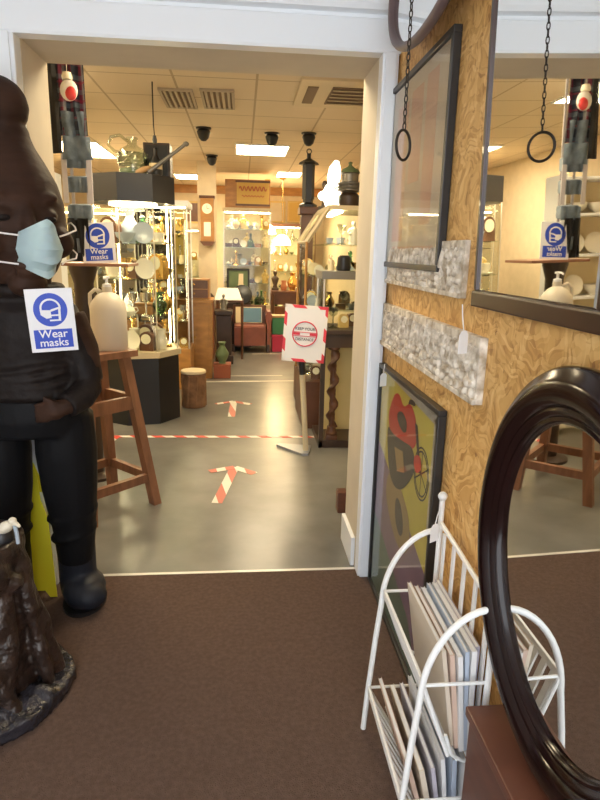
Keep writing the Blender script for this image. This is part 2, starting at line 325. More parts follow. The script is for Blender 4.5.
# ------------------------------------------------------------------ carved statue by the door
def statue():
    t = thing('statue', 'tall dark carved wooden figure with topknot standing by the doorway', 'statue', (-.83, 2.37, .004))
    # head turned to its left, ending in a topknot
    g = G(); hc = Vector((-.835, 2.36, 1.35)); rz = Euler((0, 0, R(36))).to_matrix()
    def P(x, y, z): return hc + rz @ Vector((x, y, z))
    prof = [(0, -.02), (.09, .0), (.145, .06), (.175, .13), (.19, .22), (.185, .30), (.166, .37), (.13, .44), (.10, .49), (.085, .53), (.085, .55), (0, .57)]
    g.lathe(prof, hc, 28, (1.0, 1.02))
    g.ell(P(-.012, 0, .62), (.104, .104, .10))
    for sx in (-1, 1):
        g.ell(P(sx * .07, -.152, .31), (.055, .03, .018), (0, sx * R(-12), R(36)))      # brow
        g.ell(P(sx * .075, -.163, .255), (.036, .028, .02), (0, 0, R(36)))                 # eyelid
        g.ell(P(sx * .115, -.12, .165), (.062, .06, .06), (0, 0, R(36)))                   # cheek
        g.ell(P(sx * .182, .02, .21), (.018, .036, .055), (0, 0, R(36)))                     # ear
    g.tube([P(0, -.175, .29), P(0, -.20, .22), P(0, -.215, .165)], [.018, .026, .034], 10)
    g.ell(P(0, -.18, .085), (.06, .03, .016), (0, 0, R(36))); g.ell(P(0, -.17, .06), (.052, .03, .016), (0, 0, R(36)))
    g.ell(P(0, -.13, .02), (.07, .055, .05), (0, 0, R(36)))
    # neck, trunk, arms, hands, legs: one continuous carving
    g.tube([(-.835, 2.38, 1.42), (-.835, 2.38, 1.22)], [.11, .14], 16)
    g.lathe([(.0, .80), (.19, .82), (.20, .92), (.185, 1.05), (.20, 1.18), (.17, 1.28), (.09, 1.33), (0, 1.34)], (-.83, 2.38, 0), 24, (1.0, .72))
    for sx, ex in ((1, -.71), (-1, -.97)):
        g.tube([(ex, 2.40, .86), (ex, 2.42, .5), (ex, 2.43, .06)], [.10, .085, .06], 14)
    # left arm bent with the hand at the belt, right arm down
    g.tube([(-.66, 2.36, 1.24), (-.605, 2.35, 1.12), (-.585, 2.33, 1.0)], [.07, .058, .05], 12)
    g.tube([(-.585, 2.33, 1.0), (-.61, 2.25, .94), (-.66, 2.20, .925)], [.05, .042, .03], 12)
    g.ell((-.685, 2.195, .92), (.042, .03, .04))
    for k in range(4): g.tube([(-.705, 2.185, .945 - k * .02), (-.735, 2.19, .94 - k * .02), (-.755, 2.205, .935 - k * .02)], [.012, .011, .009], 8)
    g.tube([(-.68, 2.18, .95), (-.70, 2.172, .965), (-.715, 2.175, .972)], [.013, .011, .009], 8)
    g.tube([(-1.0, 2.36, 1.24), (-1.06, 2.35, 1.05), (-1.07, 2.31, .86), (-1.06, 2.27, .74)], [.07, .06, .05, .034], 12)
    g.ell((-1.06, 2.26, .69), (.03, .04, .06))
    for k in range(4): g.tube([(-1.06, 2.23 + k * .02, .67), (-1.055, 2.225 + k * .021, .625), (-1.045, 2.225 + k * .021, .595)], [.012, .011, .009], 8)
    b = g.out('carved_body', 'carved_head', t); remesh(b, .009, 5)
    # eyes, slightly glossier than the wood
    for sx in (-1, 1):
        g = G(); g.ell(P(sx * .075, -.172, .243), (.026, .02, .014), (0, 0, R(36))); g.out('eye', 'carved_jacket', t, True)
    # jacket
    g = G(); g.lathe([(.0, .93), (.205, .935), (.21, 1.0), (.20, 1.06), (.215, 1.18), (.20, 1.27), (.15, 1.335), (.125, 1.36), (.0, 1.36)], (-.83, 2.38, 0), 28, (1.02, .78))
    g.tube([(-.72, 2.36, 1.26), (-.655, 2.355, 1.20), (-.61, 2.345, 1.08), (-.59, 2.33, .995)], [.07, .072, .064, .058], 14)
    g.tube([(-.59, 2.33, .99), (-.605, 2.27, .95), (-.645, 2.215, .93)], [.058, .052, .048], 14)
    g.tube([(-.96, 2.36, 1.255), (-1.03, 2.355, 1.15), (-1.065, 2.345, 1.02), (-1.072, 2.31, .84)], [.075, .073, .066, .056], 14)
    for k in range(5):   # folds and belt over the belly
        z = .95 + k * .028
        g.tube([(-.83 + .213 * math.cos(a), 2.38 + .165 * math.sin(a), z + .012 * math.sin(3 * a + k)) for a in [PI + i * PI / 14 for i in range(15)]], .012, 8)
    g.tube([(-.83 + .14 * math.cos(a), 2.37 + .12 * math.sin(a), 1.345) for a in [i * PI / 10 for i in range(20)]], .025, 8, closed=True)
    j = g.out('jacket', 'carved_jacket', t); remesh(j, .009, 3)
    # trousers
    g = G(); g.lathe([(0, .77), (.19, .79), (.215, .86), (.21, .94), (.0, .95)], (-.83, 2.38, 0), 28, (1.02, .76))
    for ex, tw in ((-.71, 1), (-.975, -1)):
        g.tube([(ex, 2.395, .86), (ex - tw * .002, 2.405, .70), (ex - tw * .001, 2.41, .54), (ex + tw * .004, 2.415, .34), (ex, 2.42, .2)], [.112, .120, .110, .086, .074], 18)
        for z in (.33, .42): g.tube([(ex + (.088 if z < .4 else .097) * math.cos(a), 2.416 + (.086 if z < .4 else .094) * math.sin(a), z + .02 * math.cos(a)) for a in [i * PI / 8 for i in range(16)]], .01, 6, closed=True)
    tr = g.out('trousers', 'carved_trousers', t); remesh(tr, .009, 3)
    for ex, dx in ((-.71, .05), (-.98, -.05)):
        g = G(); g.tube([(ex, 2.43, .27), (ex, 2.43, .15), (ex, 2.43, .07)], [.08, .078, .078], 16)
        g.ell((ex + dx * .6, 2.40, .078), (.092, .115, .074), (0, 0, R(12) * (1 if dx > 0 else -1))); g.ell((ex, 2.44, .05), (.08, .08, .046))
        g.ell((ex + dx, 2.35, .066), (.088, .075, .062))
        bo = g.out('boot', 'carved_boot', t); remesh(bo, .009, 3)
        g = G(); g.prism([(ex + dx * .6 + .088 * math.cos(a), 2.40 + .122 * math.sin(a), .004) for a in [i * PI / 12 for i in range(24)]], (0, 0, .016)); g.out('sole', 'black_plastic', bo, True)
    return P
SP = statue()

# face mask with ear loops
def face_mask():
    t = thing('face_mask', 'pale blue pleated surgical mask on the carved figure\'s face', 'mask', SP(0, -.2, .14))
    g = G(); nx, nz = 14, 8; V = []
    for j in range(nz + 1):
        row = []
        for i in range(nx + 1):
            u = i / nx * 2 - 1; v = j / nz; hw = .080 - .016 * abs(v - .5) * 2
            x = u * hw + .026; z = .140 + (v - .5) * (.112 + .085 * (1 - abs(u) ** 1.3))
            y = -.293 + .10 * u * u + (.012 if j % 2 else 0) * (1 - u * u) - .012 * math.sin(v * PI) + .03 * (v < .15)
            row.append(g.bm.verts.new(SP(x, y, z)))
        V.append(row)
    for j in range(nz):
        for i in range(nx): g.bm.faces.new((V[j][i], V[j][i + 1], V[j + 1][i + 1], V[j + 1][i]))
    r = bmesh.ops.solidify(g.bm, geom=list(g.bm.faces), thickness=.003)
    p = g.out('mask_panel', 'mask_blue', t, True)
    for s in (-1, 1):
        up = [(18, .222, .185), (34, .232, .195), (50, .232, .21), (68, .216, .225), (85, .212, .24), (98, .212, .235)]
        dn = [(104, .212, .20), (98, .212, .165), (85, .212, .14), (68, .218, .125), (50, .226, .11), (34, .215, .10), (20, .215, .09)]
        g = G(); g.tube([SP(s * r_ * math.sin(R(a_)) + (.026 if a_ < 30 else 0), -r_ * math.cos(R(a_)), z_) for a_, r_, z_ in up + dn], .0032, 6)
        g.out('ear_loop', 'elastic', t, True)
face_mask()

# blue and white safety signs
def safety_sign(label, w, h, loc, rot):
    t = thing('safety_sign', label, 'sign', (0, 0, 0), 'blue and white face covering signs')
    g = G(); g.box((-w / 2, -.002, -h / 2), (w / 2, .002, h / 2), .0008); g.out('board', 'sign_white', t, local=True)
    cz = h * .17; r = w * .36
    g = G(); g.prism([(r * math.cos(a), -.0024, cz + r * 1.06 * math.sin(a)) for a in [i * PI / 18 for i in range(36)]], (0, -.0008, 0)); d = g.out('blue_disc', 'sign_blue', t, local=True)
    # head emblem: white outline of hair, face visor, mask and neck
    g = G()
    arc = [(.62 * r * math.cos(a), -.0034, cz + .12 * r + .60 * r * math.sin(a)) for a in [R(-10 + i * 10) for i in range(21)]]
    inn = [(.50 * r * math.cos(a), -.0034, cz + .12 * r + .48 * r * math.sin(a)) for a in [R(190 - i * 10) for i in range(21)]]
    for i in range(20):
        g.prism([arc[i], arc[i + 1], inn[19 - i], inn[20 - i]], (0, -.0006, 0))
    g.prism([(-.62 * r, -.0034, cz + .02 * r), (.0, -.0034, cz - .02 * r), (.02 * r, -.0034, cz - .5 * r), (-.28 * r, -.0034, cz - .55 * r), (-.6 * r, -.0034, cz - .3 * r)], (0, -.0006, 0))
    g.prism([(0, -.0034, cz + .02 * r), (.6 * r, -.0034, cz + .2 * r), (.6 * r, -.0034, cz + .08 * r), (0, -.0034, cz - .12 * r)], (0, -.0006, 0))
    g.prism([(.46 * r, -.0034, cz + .1 * r), (.6 * r, -.0034, cz + .1 * r), (.56 * r, -.0034, cz - .72 * r), (.42 * r, -.0034, cz - .72 * r)], (0, -.0006, 0))
    g.prism([(-.1 * r, -.0034, cz - .72 * r), (.5 * r, -.0034, cz - .72 * r), (.5 * r, -.0034, cz - .62 * r), (-.1 * r, -.0034, cz - .62 * r)], (0, -.0006, 0))
    g.prism([(-.05 * r, -.0034, cz - .3 * r), (.5 * r, -.0034, cz - .3 * r), (.5 * r, -.0034, cz - .4 * r), (-.05 * r, -.0034, cz - .4 * r)], (0, -.0006, 0))
    g.out('emblem', 'sign_white', d, local=True)
    g = G(); g.box((-w * .41, -.0030, -h * .44), (w * .41, -.0020, -h * .14)); pnl = g.out('blue_panel', 'sign_blue', t, local=True)
    text('lettering', 'Wear', h * .18, 'sign_white', pnl, (0, -.0034, -h * .215), bold=.0004)
    text('lettering', 'masks', h * .175, 'sign_white', pnl, (0, -.0034, -h * .355), bold=.0004)
    t.location = loc; t.rotation_euler = rot
    return t
safety_sign('blue Wear masks sign hung on the chest of the carved figure', .150, .218, (-.648, 2.128, 1.255), (R(6), R(-2.5), R(14)))
t = thing('display_stand', 'dark brown post with a reddish wooden tray on top behind the stool', 'stand', (-.97, 3.93, 0))
g = G(); g.box((-1.04, 3.62, 1.395), (-.655, 3.99, 1.412), .003); g.out('tray', 'tray_wood', t)
g = G(); g.lathe([(.055, .03), (.06, .3), (.05, .6), (.075, .75), (.06, .9), (.055, 1.0), (.078, 1.08), (.06, 1.14), (.06, 1.28), (.085, 1.37), (.085, 1.395)], (-.985, 3.93, 0), 18); g.out('post', 'dark_oak', t, True)
g = G(); g.lathe([(.0, 0), (.13, 0), (.13, .02), (.06, .04), (0, .04)], (-.985, 3.93, 0), 20); g.out('foot', 'dark_oak', t, True)
safety_sign('smaller blue Wear masks sign standing on the reddish wooden tray', .185, .228, (-.825, 3.67, 1.527), (R(-7), R(-3.5), R(4)))

# ------------------------------------------------------------------ yellow floor sign behind the legs
t = thing('wet_floor_sign', 'yellow folding floor sign standing behind the carved figure\'s legs', 'floor sign', (-.93, 2.52, .004))
for s, nm in ((-1, 'front_panel'), (1, 'back_panel')):
    g = G(); z0, z1 = .006, .60; yb = 2.475 + s * .0; 
    pts = [(-1.05, z0), (-1.02, z0), (-1.0, z0 + .03), (-.86, z0 + .03), (-.84, z0), (-.81, z0), (-.835, .36), (-.862, .44), (-.872, z1 - .06), (-.89, z1), (-.97, z1), (-.988, z1 - .06), (-.998, .44), (-1.025, .36)]
    g.prism([(x, 2.515 + s * .005 + s * .065 * (1 - z / z1), z) for x, z in pts], (0, s * .004, 0)); g.out(nm, 'yellow_plastic', t)

# ------------------------------------------------------------------ gnarled root carving at lower left
t = thing('root_carving', 'dark gnarled tree-root carving on a glossy black base at lower left', 'carving', (-.87, 1.85, .004))
g = G(); rnd = random.Random(3)
g.lathe([(0, .02), (.17, .02), (.15, .15), (.13, .32), (.125, .45), (.15, .55), (.145, .585), (0, .59)], (-.86, 1.86, 0), 24)
for k in range(16):
    a = rnd.uniform(0, 2 * PI); r0 = rnd.uniform(.12, .15); tw = rnd.uniform(-.8, .8)
    g.tube([(-.86 + (r0 + .03 * (1 - z)) * math.cos(a + tw * z) * (1.25 - .35 * z), 1.86 + r0 * math.sin(a + tw * z) * (1.25 - .35 * z), .03 + .53 * z) for z in [i / 7 for i in range(8)]], [rnd.uniform(.018, .036) for _ in range(8)], 8)
for k in range(14):
    a = rnd.uniform(0, 2 * PI); z = rnd.uniform(.1, .5); g.ell((-.86 + .145 * math.cos(a), 1.86 + .145 * math.sin(a), z), (rnd.uniform(.02, .04), rnd.uniform(.02, .04), rnd.uniform(.03, .06)))
o = g.out('trunk', 'gnarl', t); remesh(o, .009, 1)
g = G(); pts = []
for i in range(28):
    a = 2 * PI * i / 28; r0 = 1 + .06 * math.sin(3 * a + 1) + .03 * math.sin(7 * a)
    pts.append((-.84 + .235 * r0 * math.cos(a), 1.845 + .285 * r0 * math.sin(a), .004))
g.prism(pts, (0, 0, .05))
for k in range(22):
    a = rnd.uniform(0, 2 * PI); q = rnd.uniform(.55, .95)
    g.ell((-.84 + .22 * q * math.cos(a), 1.845 + .27 * q * math.sin(a), .055), (rnd.uniform(.03, .06), rnd.uniform(.03, .07), rnd.uniform(.015, .035)), (0, 0, a))
o = g.out('base', 'gnarl_black', t); remesh(o, .009, 1)
# spray bottle on top of it
t = thing('spray_bottle', 'dark bottle with cream trigger nozzle on the gnarled root carving', 'bottle', (-0.765, 1.84, .585))
g = G(); g.lathe([(0, .575), (.034, .575), (.036, .585), (.036, .60), (.03, .622), (.016, .632), (0, .632)], (-0.765, 1.84, 0), 20); g.out('body', 'black_plastic', t, True)
g = G(); g.ell((-0.742, 1.815, .640), (.034, .022, .019), (0, R(-32), R(-25))); g.ell((-0.713, 1.80, .668), (.013, .012, .011)); g.tube([(-0.715, 1.80, .662), (-0.700, 1.795, .66), (-0.688, 1.79, .652)], [.009, .007, .004], 10)
g.out('nozzle', 'cream_plastic', t, True)
g = G(); g.tube([(-0.708, 1.80, .655), (-0.702, 1.795, .63), (-0.698, 1.79, .595)], [.006, .0065, .006], 8); g.out('trigger', 'blue_grey', t, True)

# ------------------------------------------------------------------ wooden stool and sanitiser jug
t = thing('wooden_stool', 'tall splay-legged wooden stool beside the doorway under the white jug', 'stool', (-.84, 3.52, 0))
c = Vector((-.835, 3.45, 0)); ang = R(1)
def cor(r, k, z): a = ang + k * PI / 2; return c + Vector((r * math.cos(a), r * math.sin(a), z))
g = G(); pts = [cor(.245, k, .905) for k in range(4)]; vs = g.prism(pts, (0, 0, .035)); g.out('seat', 'stool_wood', t)
legs = []
for k in range(4):
    A, B = cor(.165, k, .905), cor(.31, k, 0); g = G(); d = (B - A); a = ang + k * PI / 2 + PI / 4
    u = Vector((math.cos(a), math.sin(a), 0)) * .026; v = Vector((-math.sin(a), math.cos(a), 0)) * .026
    q = [A + u + v, A + u - v, A - u - v, A - u + v]
    g.prism(q, d); g.out('leg', 'stool_wood', t)
for z, h, wd in ((.60, .075, .016), (.15, .05, .016)):
    f = (.905 - z) / .905; r0 = .165 + .145 * f
    for k in range(4):
        A, B = cor(r0, k, z), cor(r0, k + 1, z); d = (B - A).normalized(); nrm = Vector((d.y, -d.x, 0)) * wd
        A2, B2 = A + d * .02, B - d * .02
        g = G(); g.prism([A2 + nrm, A2 - nrm, B2 - nrm, B2 + nrm], (0, 0, h)); g.out('rail', 'stool_wood', t)
t = thing('sanitiser_jug', 'white plastic jug with pump standing on the wooden stool', 'jug', (-.747, 3.47, .94))
g = G(); g.lathe([(0, .94), (.093, .94), (.10, .95), (.10, 1.17), (.092, 1.205), (.06, 1.245), (.028, 1.262), (.028, 1.29), (0, 1.29)], (-.747, 3.47, 0), 28, (1, .78))
g.out('body', 'jug_plastic', t, True)
g = G(); g.tube([(-.779, 3.47, 1.262), (-.814, 3.47, 1.275), (-.841, 3.47, 1.25), (-.843, 3.47, 1.20), (-.837, 3.47, 1.16)], .011, 10); g.out('handle', 'jug_plastic', t, True)
g = G(); g.lathe([(0, 1.29), (.024, 1.29), (.024, 1.305), (.008, 1.31), (.008, 1.335), (.018, 1.337), (.018, 1.348), (0, 1.35)], (-.747, 3.47, 0), 16); g.tube([(-.747, 3.47, 1.343), (-.747, 3.43, 1.343), (-.747, 3.41, 1.335)], .006, 8); g.out('pump', 'sign_white', t, True)

# ------------------------------------------------------------------ hanging tartan cloth and fabric ladder
def cloth(g, x0, x1, z0, z1, y, amp, waves, th=.006, nx=18, nz=16, taper=0, ph=0):
    for side in (0, 1):
        pass
    V = [[g.bm.verts.new((x0 + (x1 - x0) * i / nx + taper * (1 - j / nz) * (i / nx - .5), y + amp * math.sin(i / nx * waves * 2 * PI + ph + j * .12), z0 + (z1 - z0) * j / nz)) for i in range(nx + 1)] for j in range(nz + 1)]
    fs = [g.bm.faces.new((V[j][i], V[j][i + 1], V[j + 1][i + 1], V[j + 1][i])) for j in range(nz) for i in range(nx)]
    bmesh.ops.solidify(g.bm, geom=fs, thickness=th)
YT = 3.68
t = thing('tartan_scarf', 'dark red and blue tartan cloth hanging at the left of the doorway', 'scarf', (-.93, YT, 2.05))
g = G(); cloth(g, -1.02, -.85, 2.10, 2.52, YT, .018, 2.5); g.out('cloth', 'tartan', t, True)
g = G(); cloth(g, -1.035, -.995, 2.00, 2.50, YT - .03, .008, 1, nx=6, taper=.02); g.out('fold', 'picture_black', t, True)
g = G(); g.tube([(-1.05, YT, 2.53), (-.81, YT, 2.53)], .008, 8); g.tube([(-.93, YT, 2.53), (-.93, YT, 2.70)], .003, 6); g.out('hanging_rail', 'iron', t, True)
t = thing('hanging_ornament', 'round red and white hanging ornament on the dark tartan cloth', 'ornament', (-.925, YT - .05, 2.32))
g = G(); g.ell((-.925, YT - .05, 2.318), (.047, .025, .055)); g.out('ball', 'bauble_white', t, True)
g = G(); g.ell((-.912, YT - .066, 2.30), (.030, .016, .036)); g.out('red_patch', 'bauble_red', t, True)
g = G(); g.lathe([(0, 2.37), (.026, 2.37), (.028, 2.385), (.022, 2.405), (0, 2.41)], (-.93, YT - .05, 0), 14); g.tube([(-.93, YT - .05, 2.40), (-.93, YT - .05, 2.524)], .0015, 6); g.out('cap', 'cream_plastic', t, True)
t = thing('fabric_ladder', 'blue-grey cloth pockets on pale straps hanging below the tartan cloth', 'hanging organiser', (-.92, YT + .04, 1.42))
g = G(); cloth(g, -.985, -.86, 2.04, 2.22, YT - .02, .014, 1.5, taper=-.0, ph=1); cloth(g, -.975, -.835, 1.97, 2.09, YT - .035, .012, 1.5, taper=.03, ph=2); g.out('top_pocket', 'bag_cloth', t, True)
for i, z in enumerate((1.96, 1.83, 1.68, 1.50)):
    g = G(); g.box((-.98, YT + .0, z - .02), (-.86, YT + .07, z + .06), .014); cloth(g, -.985, -.855, z - .03, z + .05, YT - .006, .008, 2, nz=4); g.out('pocket', 'bag_cloth', t, True)
g = G(); cloth(g, -.99, -.87, 1.42, 1.66, YT - .016, .012, 2.5); g.out('lower_pouch', 'picture_black', t, True)
for x in (-.985, -.85):
    g = G(); g.box((x - .014, YT - .022, 1.74), (x + .014, YT - .014, 2.0), .001); x2 = -.97 if x < -.9 else -.885; g.box((x2 - .008, YT + .072, 1.45), (x2 + .008, YT + .08, 2.70)); g.out('strap', 'strap_cloth', t)

# ------------------------------------------------------------------ right wall: mirrors, pictures, reliefs
def rect_frame(g, y0, y1, z0, z1, w, x0, x1, bev=.003, wb=None):
    wb = wb or w
    g.box((x0, y0, z0), (x1, y1, z0 + wb), bev); g.box((x0, y0, z1 - w), (x1, y1, z1), bev); g.box((x0, y0, z0 + wb), (x1, y0 + w, z1 - w), bev); g.box((x0, y1 - w, z0 + wb), (x1, y1, z1 - w), bev)
# rectangular mirror (built flat about its own centre facing -x, then turned)
t = thing('wall_mirror', 'large rectangular mirror in brown wooden frame on the board wall', 'mirror', (0, 0, 0))
g = G(); hy, hz = .295, .40
g.box((-.016, -hy, -hz), (.012, hy, -hz + .040), .005); g.box((-.016, -hy, hz - .034), (.012, hy, hz), .005); g.box((-.016, -hy, -hz + .04), (.012, -hy + .042, hz - .034), .005); g.box((-.010, hy - .014, -hz + .04), (.012, hy, hz - .034), .003)
g.out('frame', 'mirror_brown', t, local=True)
g = G(); g.box((-.008, -hy + .06, -hz + .044), (-.004, hy - .036, hz - .05)); gl = g.out('glass', 'mirror_silver', t, local=True)
g = G(); o4 = [(-hy + .041, -hz + .039), (hy - .013, -hz + .039), (hy - .013, hz - .033), (-hy + .041, hz - .033)]; i4 = [(-hy + .06, -hz + .044), (hy - .036, -hz + .044), (hy - .036, hz - .05), (-hy + .06, hz - .05)]
for k in range(4):
    q = (k + 1) % 4; g.prism([(-.004, *o4[k]), (-.004, *o4[q]), (-.008, *i4[q]), (-.008, *i4[k])], (.003, 0, 0))
g.out('bevelled_edge', 'mirror_silver', gl, local=True)
g = G(); g.box((.004, -.27, -.36), (.014, .27, .37)); g.out('backing', 'dark_oak', t, local=True)
t.location = (.596, 1.2225, 1.775); t.rotation_euler = (0, R(-1.6), R(.8))
WM = t
# round mirror standing on the low box
t = thing('round_mirror', 'big round mirror in thick dark moulded wooden frame at lower right', 'mirror', (0, 0, 0))
mt = Matrix(((0, 0, -1), (1, 0, 0), (0, -1, 0)))   # lathe z -> -x
prof = [(.313, -.012), (.313, .010), (.319, .018), (.326, .016), (.331, .024), (.338, .028), (.344, .025), (.350, .036), (.362, .046), (.382, .046), (.396, .038), (.402, .026), (.412, .020), (.418, .006), (.416, -.018)]
g = G(); n = 96; rings = []
for r_, z_ in prof: rings.append([g.bm.verts.new((-z_, r_ * math.cos(2 * PI * j / n), r_ * math.sin(2 * PI * j / n))) for j in range(n)])
for i in range(len(rings)):
    A, B = rings[i], rings[(i + 1) % len(rings)]
    for j in range(n): g.bm.faces.new((A[j], A[(j + 1) % n], B[(j + 1) % n], B[j]))
g.out('frame', 'mahogany', t, True, local=True)
g = G(); g.prism([(0, .316 * math.cos(a), .316 * math.sin(a)) for a in [2 * PI * j / 72 for j in range(72)]], (.004, 0, 0)); g.out('glass', 'mirror_silver', t, local=True)
g = G(); g.prism([(.006, .32 * math.cos(a), .32 * math.sin(a)) for a in [2 * PI * j / 48 for j in range(48)]], (.008, 0, 0)); g.out('backing', 'dark_oak', t, local=True)
t.location = (.588, .930, .905); t.rotation_euler = (0, R(-1.5), R(0)); t.scale = (.72, .87, 1)
# low wooden box it stands on
t = thing('wooden_box', 'low reddish-brown wooden box under the big round mirror', 'box', (.55, .75, .004))
g = G(); g.box((.525, .35, .02), (.614, 1.13, .462)); g.out('body', 'box_wood', t)
g = G(); g.box((.516, .34, .462), (.614, 1.14, .486), .003); g.out('lid', 'box_wood', t)
g = G(); g.box((.520, .36, .004), (.612, 1.12, .05), .002); g.out('plinth', 'dark_oak', t)
# small round mirror high on the wall
t = thing('oval_mirror', 'small oval mirror in grey frame high up by the door post', 'mirror', (0, 0, 0))
g = G(); g.tube(circ((0, 0, 0), .49, 72, 'yz', .27 / .49), .015, 10, closed=True); g.out('frame', 'mauve_frame', t, True, local=True)
g = G(); g.prism([(.004, .485 * math.cos(a), .265 * math.sin(a)) for a in [2 * PI * j / 56 for j in range(56)]], (.004, 0, 0)); g.out('glass', 'mirror_silver', t, local=True)
t.location = (.545, 1.92, 2.40); t.rotation_euler = (0, R(4), R(0))
# ring on a chain
t = thing('hanging_chain', 'black iron ring on a chain hanging before the board wall', 'chain', (.40, 1.58, 2.72))
g = G(); g.tube([(.402 + .033 * math.cos(a) * math.cos(R(44.5)), 1.58 + .033 * math.cos(a) * math.sin(R(44.5)), 1.766 + .035 * math.sin(a)) for a in [2 * PI * i / 30 for i in range(30)]], .0036, 8, closed=True); 
o = g.out('ring', 'iron', t, True)
g = G(); z = 1.810; k = 0
while z < 2.70:
    pl = []
    for i in range(12):
        a = 2 * PI * i / 12; u, v = .004 * math.cos(a), .0095 * math.sin(a); d = R(45) if k % 2 else R(-45)
        pl.append((.402 + u * math.cos(d), 1.58 + u * math.sin(d), z + v))
    g.tube(pl, .0016, 6, closed=True); z += .0155; k += 1
o = g.out('link_chain', 'iron', t, True)
g = G(); g.lathe([(.02, 2.70), (.02, 2.72)], (.402, 1.58, 0), 14); g.out('ceiling_hook', 'iron', t, True)

# upper framed print
t = thing('framed_print', 'faded pink and cream framed print on the board wall', 'picture', (.607, 2.23, 1.45))
Y0, Y1, Z0, Z1 = 1.835, 2.60, 1.45, 2.132
g = G(); rect_frame(g, Y0, Y1, Z0, Z1, .020, .592, .618); g.out('frame', 'picture_black', t)
g = G(); g.box((.604, Y0 + .02, Z0 + .02), (.610, Y1 - .02, Z1 - .02)); pp = g.out('paper', 'map_paper', t)
g = G()
for a, b, c_, d in ((1.98, 2.10, 1.60, 2.07), (2.14, 2.28, 1.75, 2.06), (2.32, 2.47, 1.55, 2.04), (1.92, 2.45, 1.515, 1.53)): g.box((.6032, a, c_), (.6042, b, d))
g.out('printed_panels', 'map_pink', pp)
g = G(); g.box((.598, Y0 + .018, Z0 + .018), (.600, Y1 - .018, Z1 - .018)); g.out('glass', 'picture_glass', t)
# lower framed motorbike poster, leaning in its place against the wall
t = thing('framed_poster', 'framed yellow and purple motorbike poster standing behind the white rack', 'picture', (.607, 2.12, .004))
Y0, Y1, Z0, Z1 = 1.70, 2.515, .006, 1.045
g = G(); rect_frame(g, Y0, Y1, Z0, Z1, .018, .590, .617); g.out('frame', 'picture_black', t)
g = G(); g.box((.604, Y0 + .018, Z0 + .018), (.610, Y1 - .018, Z1 - .018)); pp = g.out('poster', 'poster_yellow', t)
def flat(pts, m, name, x=.6035, th=.0006, par=None):
    if len(pts) > 4:
        for _ in range(2):
            n_ = len(pts); pts = [q for i in range(n_) for q in ((pts[i][0] * .75 + pts[(i + 1) % n_][0] * .25, pts[i][1] * .75 + pts[(i + 1) % n_][1] * .25), (pts[i][0] * .25 + pts[(i + 1) % n_][0] * .75, pts[i][1] * .25 + pts[(i + 1) % n_][1] * .75))]
    g = G(); g.prism([(x, y, z) for y, z in pts], (-th, 0, 0)); return g.out(name, m, par or pp)
flat([(1.72, .98), (2.49, 1.025), (1.72, 1.025)], 'poster_grey', 'grey_wash'); flat([(1.72, .60), (1.77, .60), (1.77, 1.0), (1.72, 1.0)], 'poster_grey', 'grey_wash')
flat([(1.72, .026), (1.72, .455), (2.495, .70), (2.495, .026)], 'poster_purple', 'purple_wash', .6036)
flat([(2.495, .026), (2.495, .36), (1.9, .20), (1.72, .03)], 'poster_green', 'green_wash', .6031)
def wheel(y, z, r, par=None):
    g = G(); g.tube(circ((.6025, y, z), r, 28, 'yz', 1.1), .016, 8, closed=True, flat=.2)
    for k in range(6): a = k * PI / 3; g.box((.602, y - .003, z - r), (.6028, y + .003, z + r), rot=(a, 0, 0))
    return g
g = wheel(1.865, .78, .082); g.tube(circ((.6025, 1.865, .78), .07, 28, 'yz', 1.1), .016, 8, closed=True, flat=.2)
for v in g.bm.verts: v.co.x = .6028 + (v.co.x - .6028) * .06
bike = g.out('motorbike', 'poster_dark', pp)
flat([(2.35, .86), (2.28, .96), (2.20, .985), (2.13, .94), (2.05, .985), (1.97, .955), (1.93, .88), (1.97, .83), (2.08, .80), (2.22, .78), (2.31, .80)], 'poster_red', 'fairing', .6022, par=bike)
flat([(2.22, .90), (2.14, .93), (2.06, .90), (2.08, .85), (2.18, .86)], 'poster_dark', 'headlamp', .6015, par=bike)
flat([(2.36, .82), (2.26, .80), (2.10, .82), (1.97, .84), (1.93, .77), (1.99, .70), (2.10, .62), (2.22, .60), (2.31, .66)], 'poster_dark', 'engine', .6020, par=bike)
flat([(2.22, .76), (2.10, .78), (2.06, .71), (2.16, .68)], 'poster_brown', 'crankcase', .6015, par=bike)
flat([(1.97, .93), (1.94, .93), (1.865, .78), (1.89, .775)], 'poster_dark', 'fork', .6016, par=bike)
flat([(2.07, .97), (2.05, 1.0), (1.98, 1.0), (1.98, .985), (2.04, .98)], 'poster_dark', 'handlebar', .6016, par=bike)
flat([(1.95, .82), (1.88, .84), (1.86, .80), (1.91, .76), (1.95, .78)], 'poster_red', 'mudguard', .6012, par=bike)
flat([(2.30, .62), (2.20, .67), (2.06, .62), (1.97, .58), (1.93, .48), (2.0, .40), (2.12, .40), (2.25, .46), (2.32, .53)], 'poster_brown', 'gold_bike', .6024)
flat([(2.16, .58), (2.08, .58), (2.02, .50), (2.06, .44), (2.15, .48)], 'poster_dark', 'gold_bike_wheel', .6018)
g = G(); g.box((.597, Y0 + .016, Z0 + .016), (.599, Y1 - .016, Z1 - .016)); g.out('glass', 'picture_glass', t)

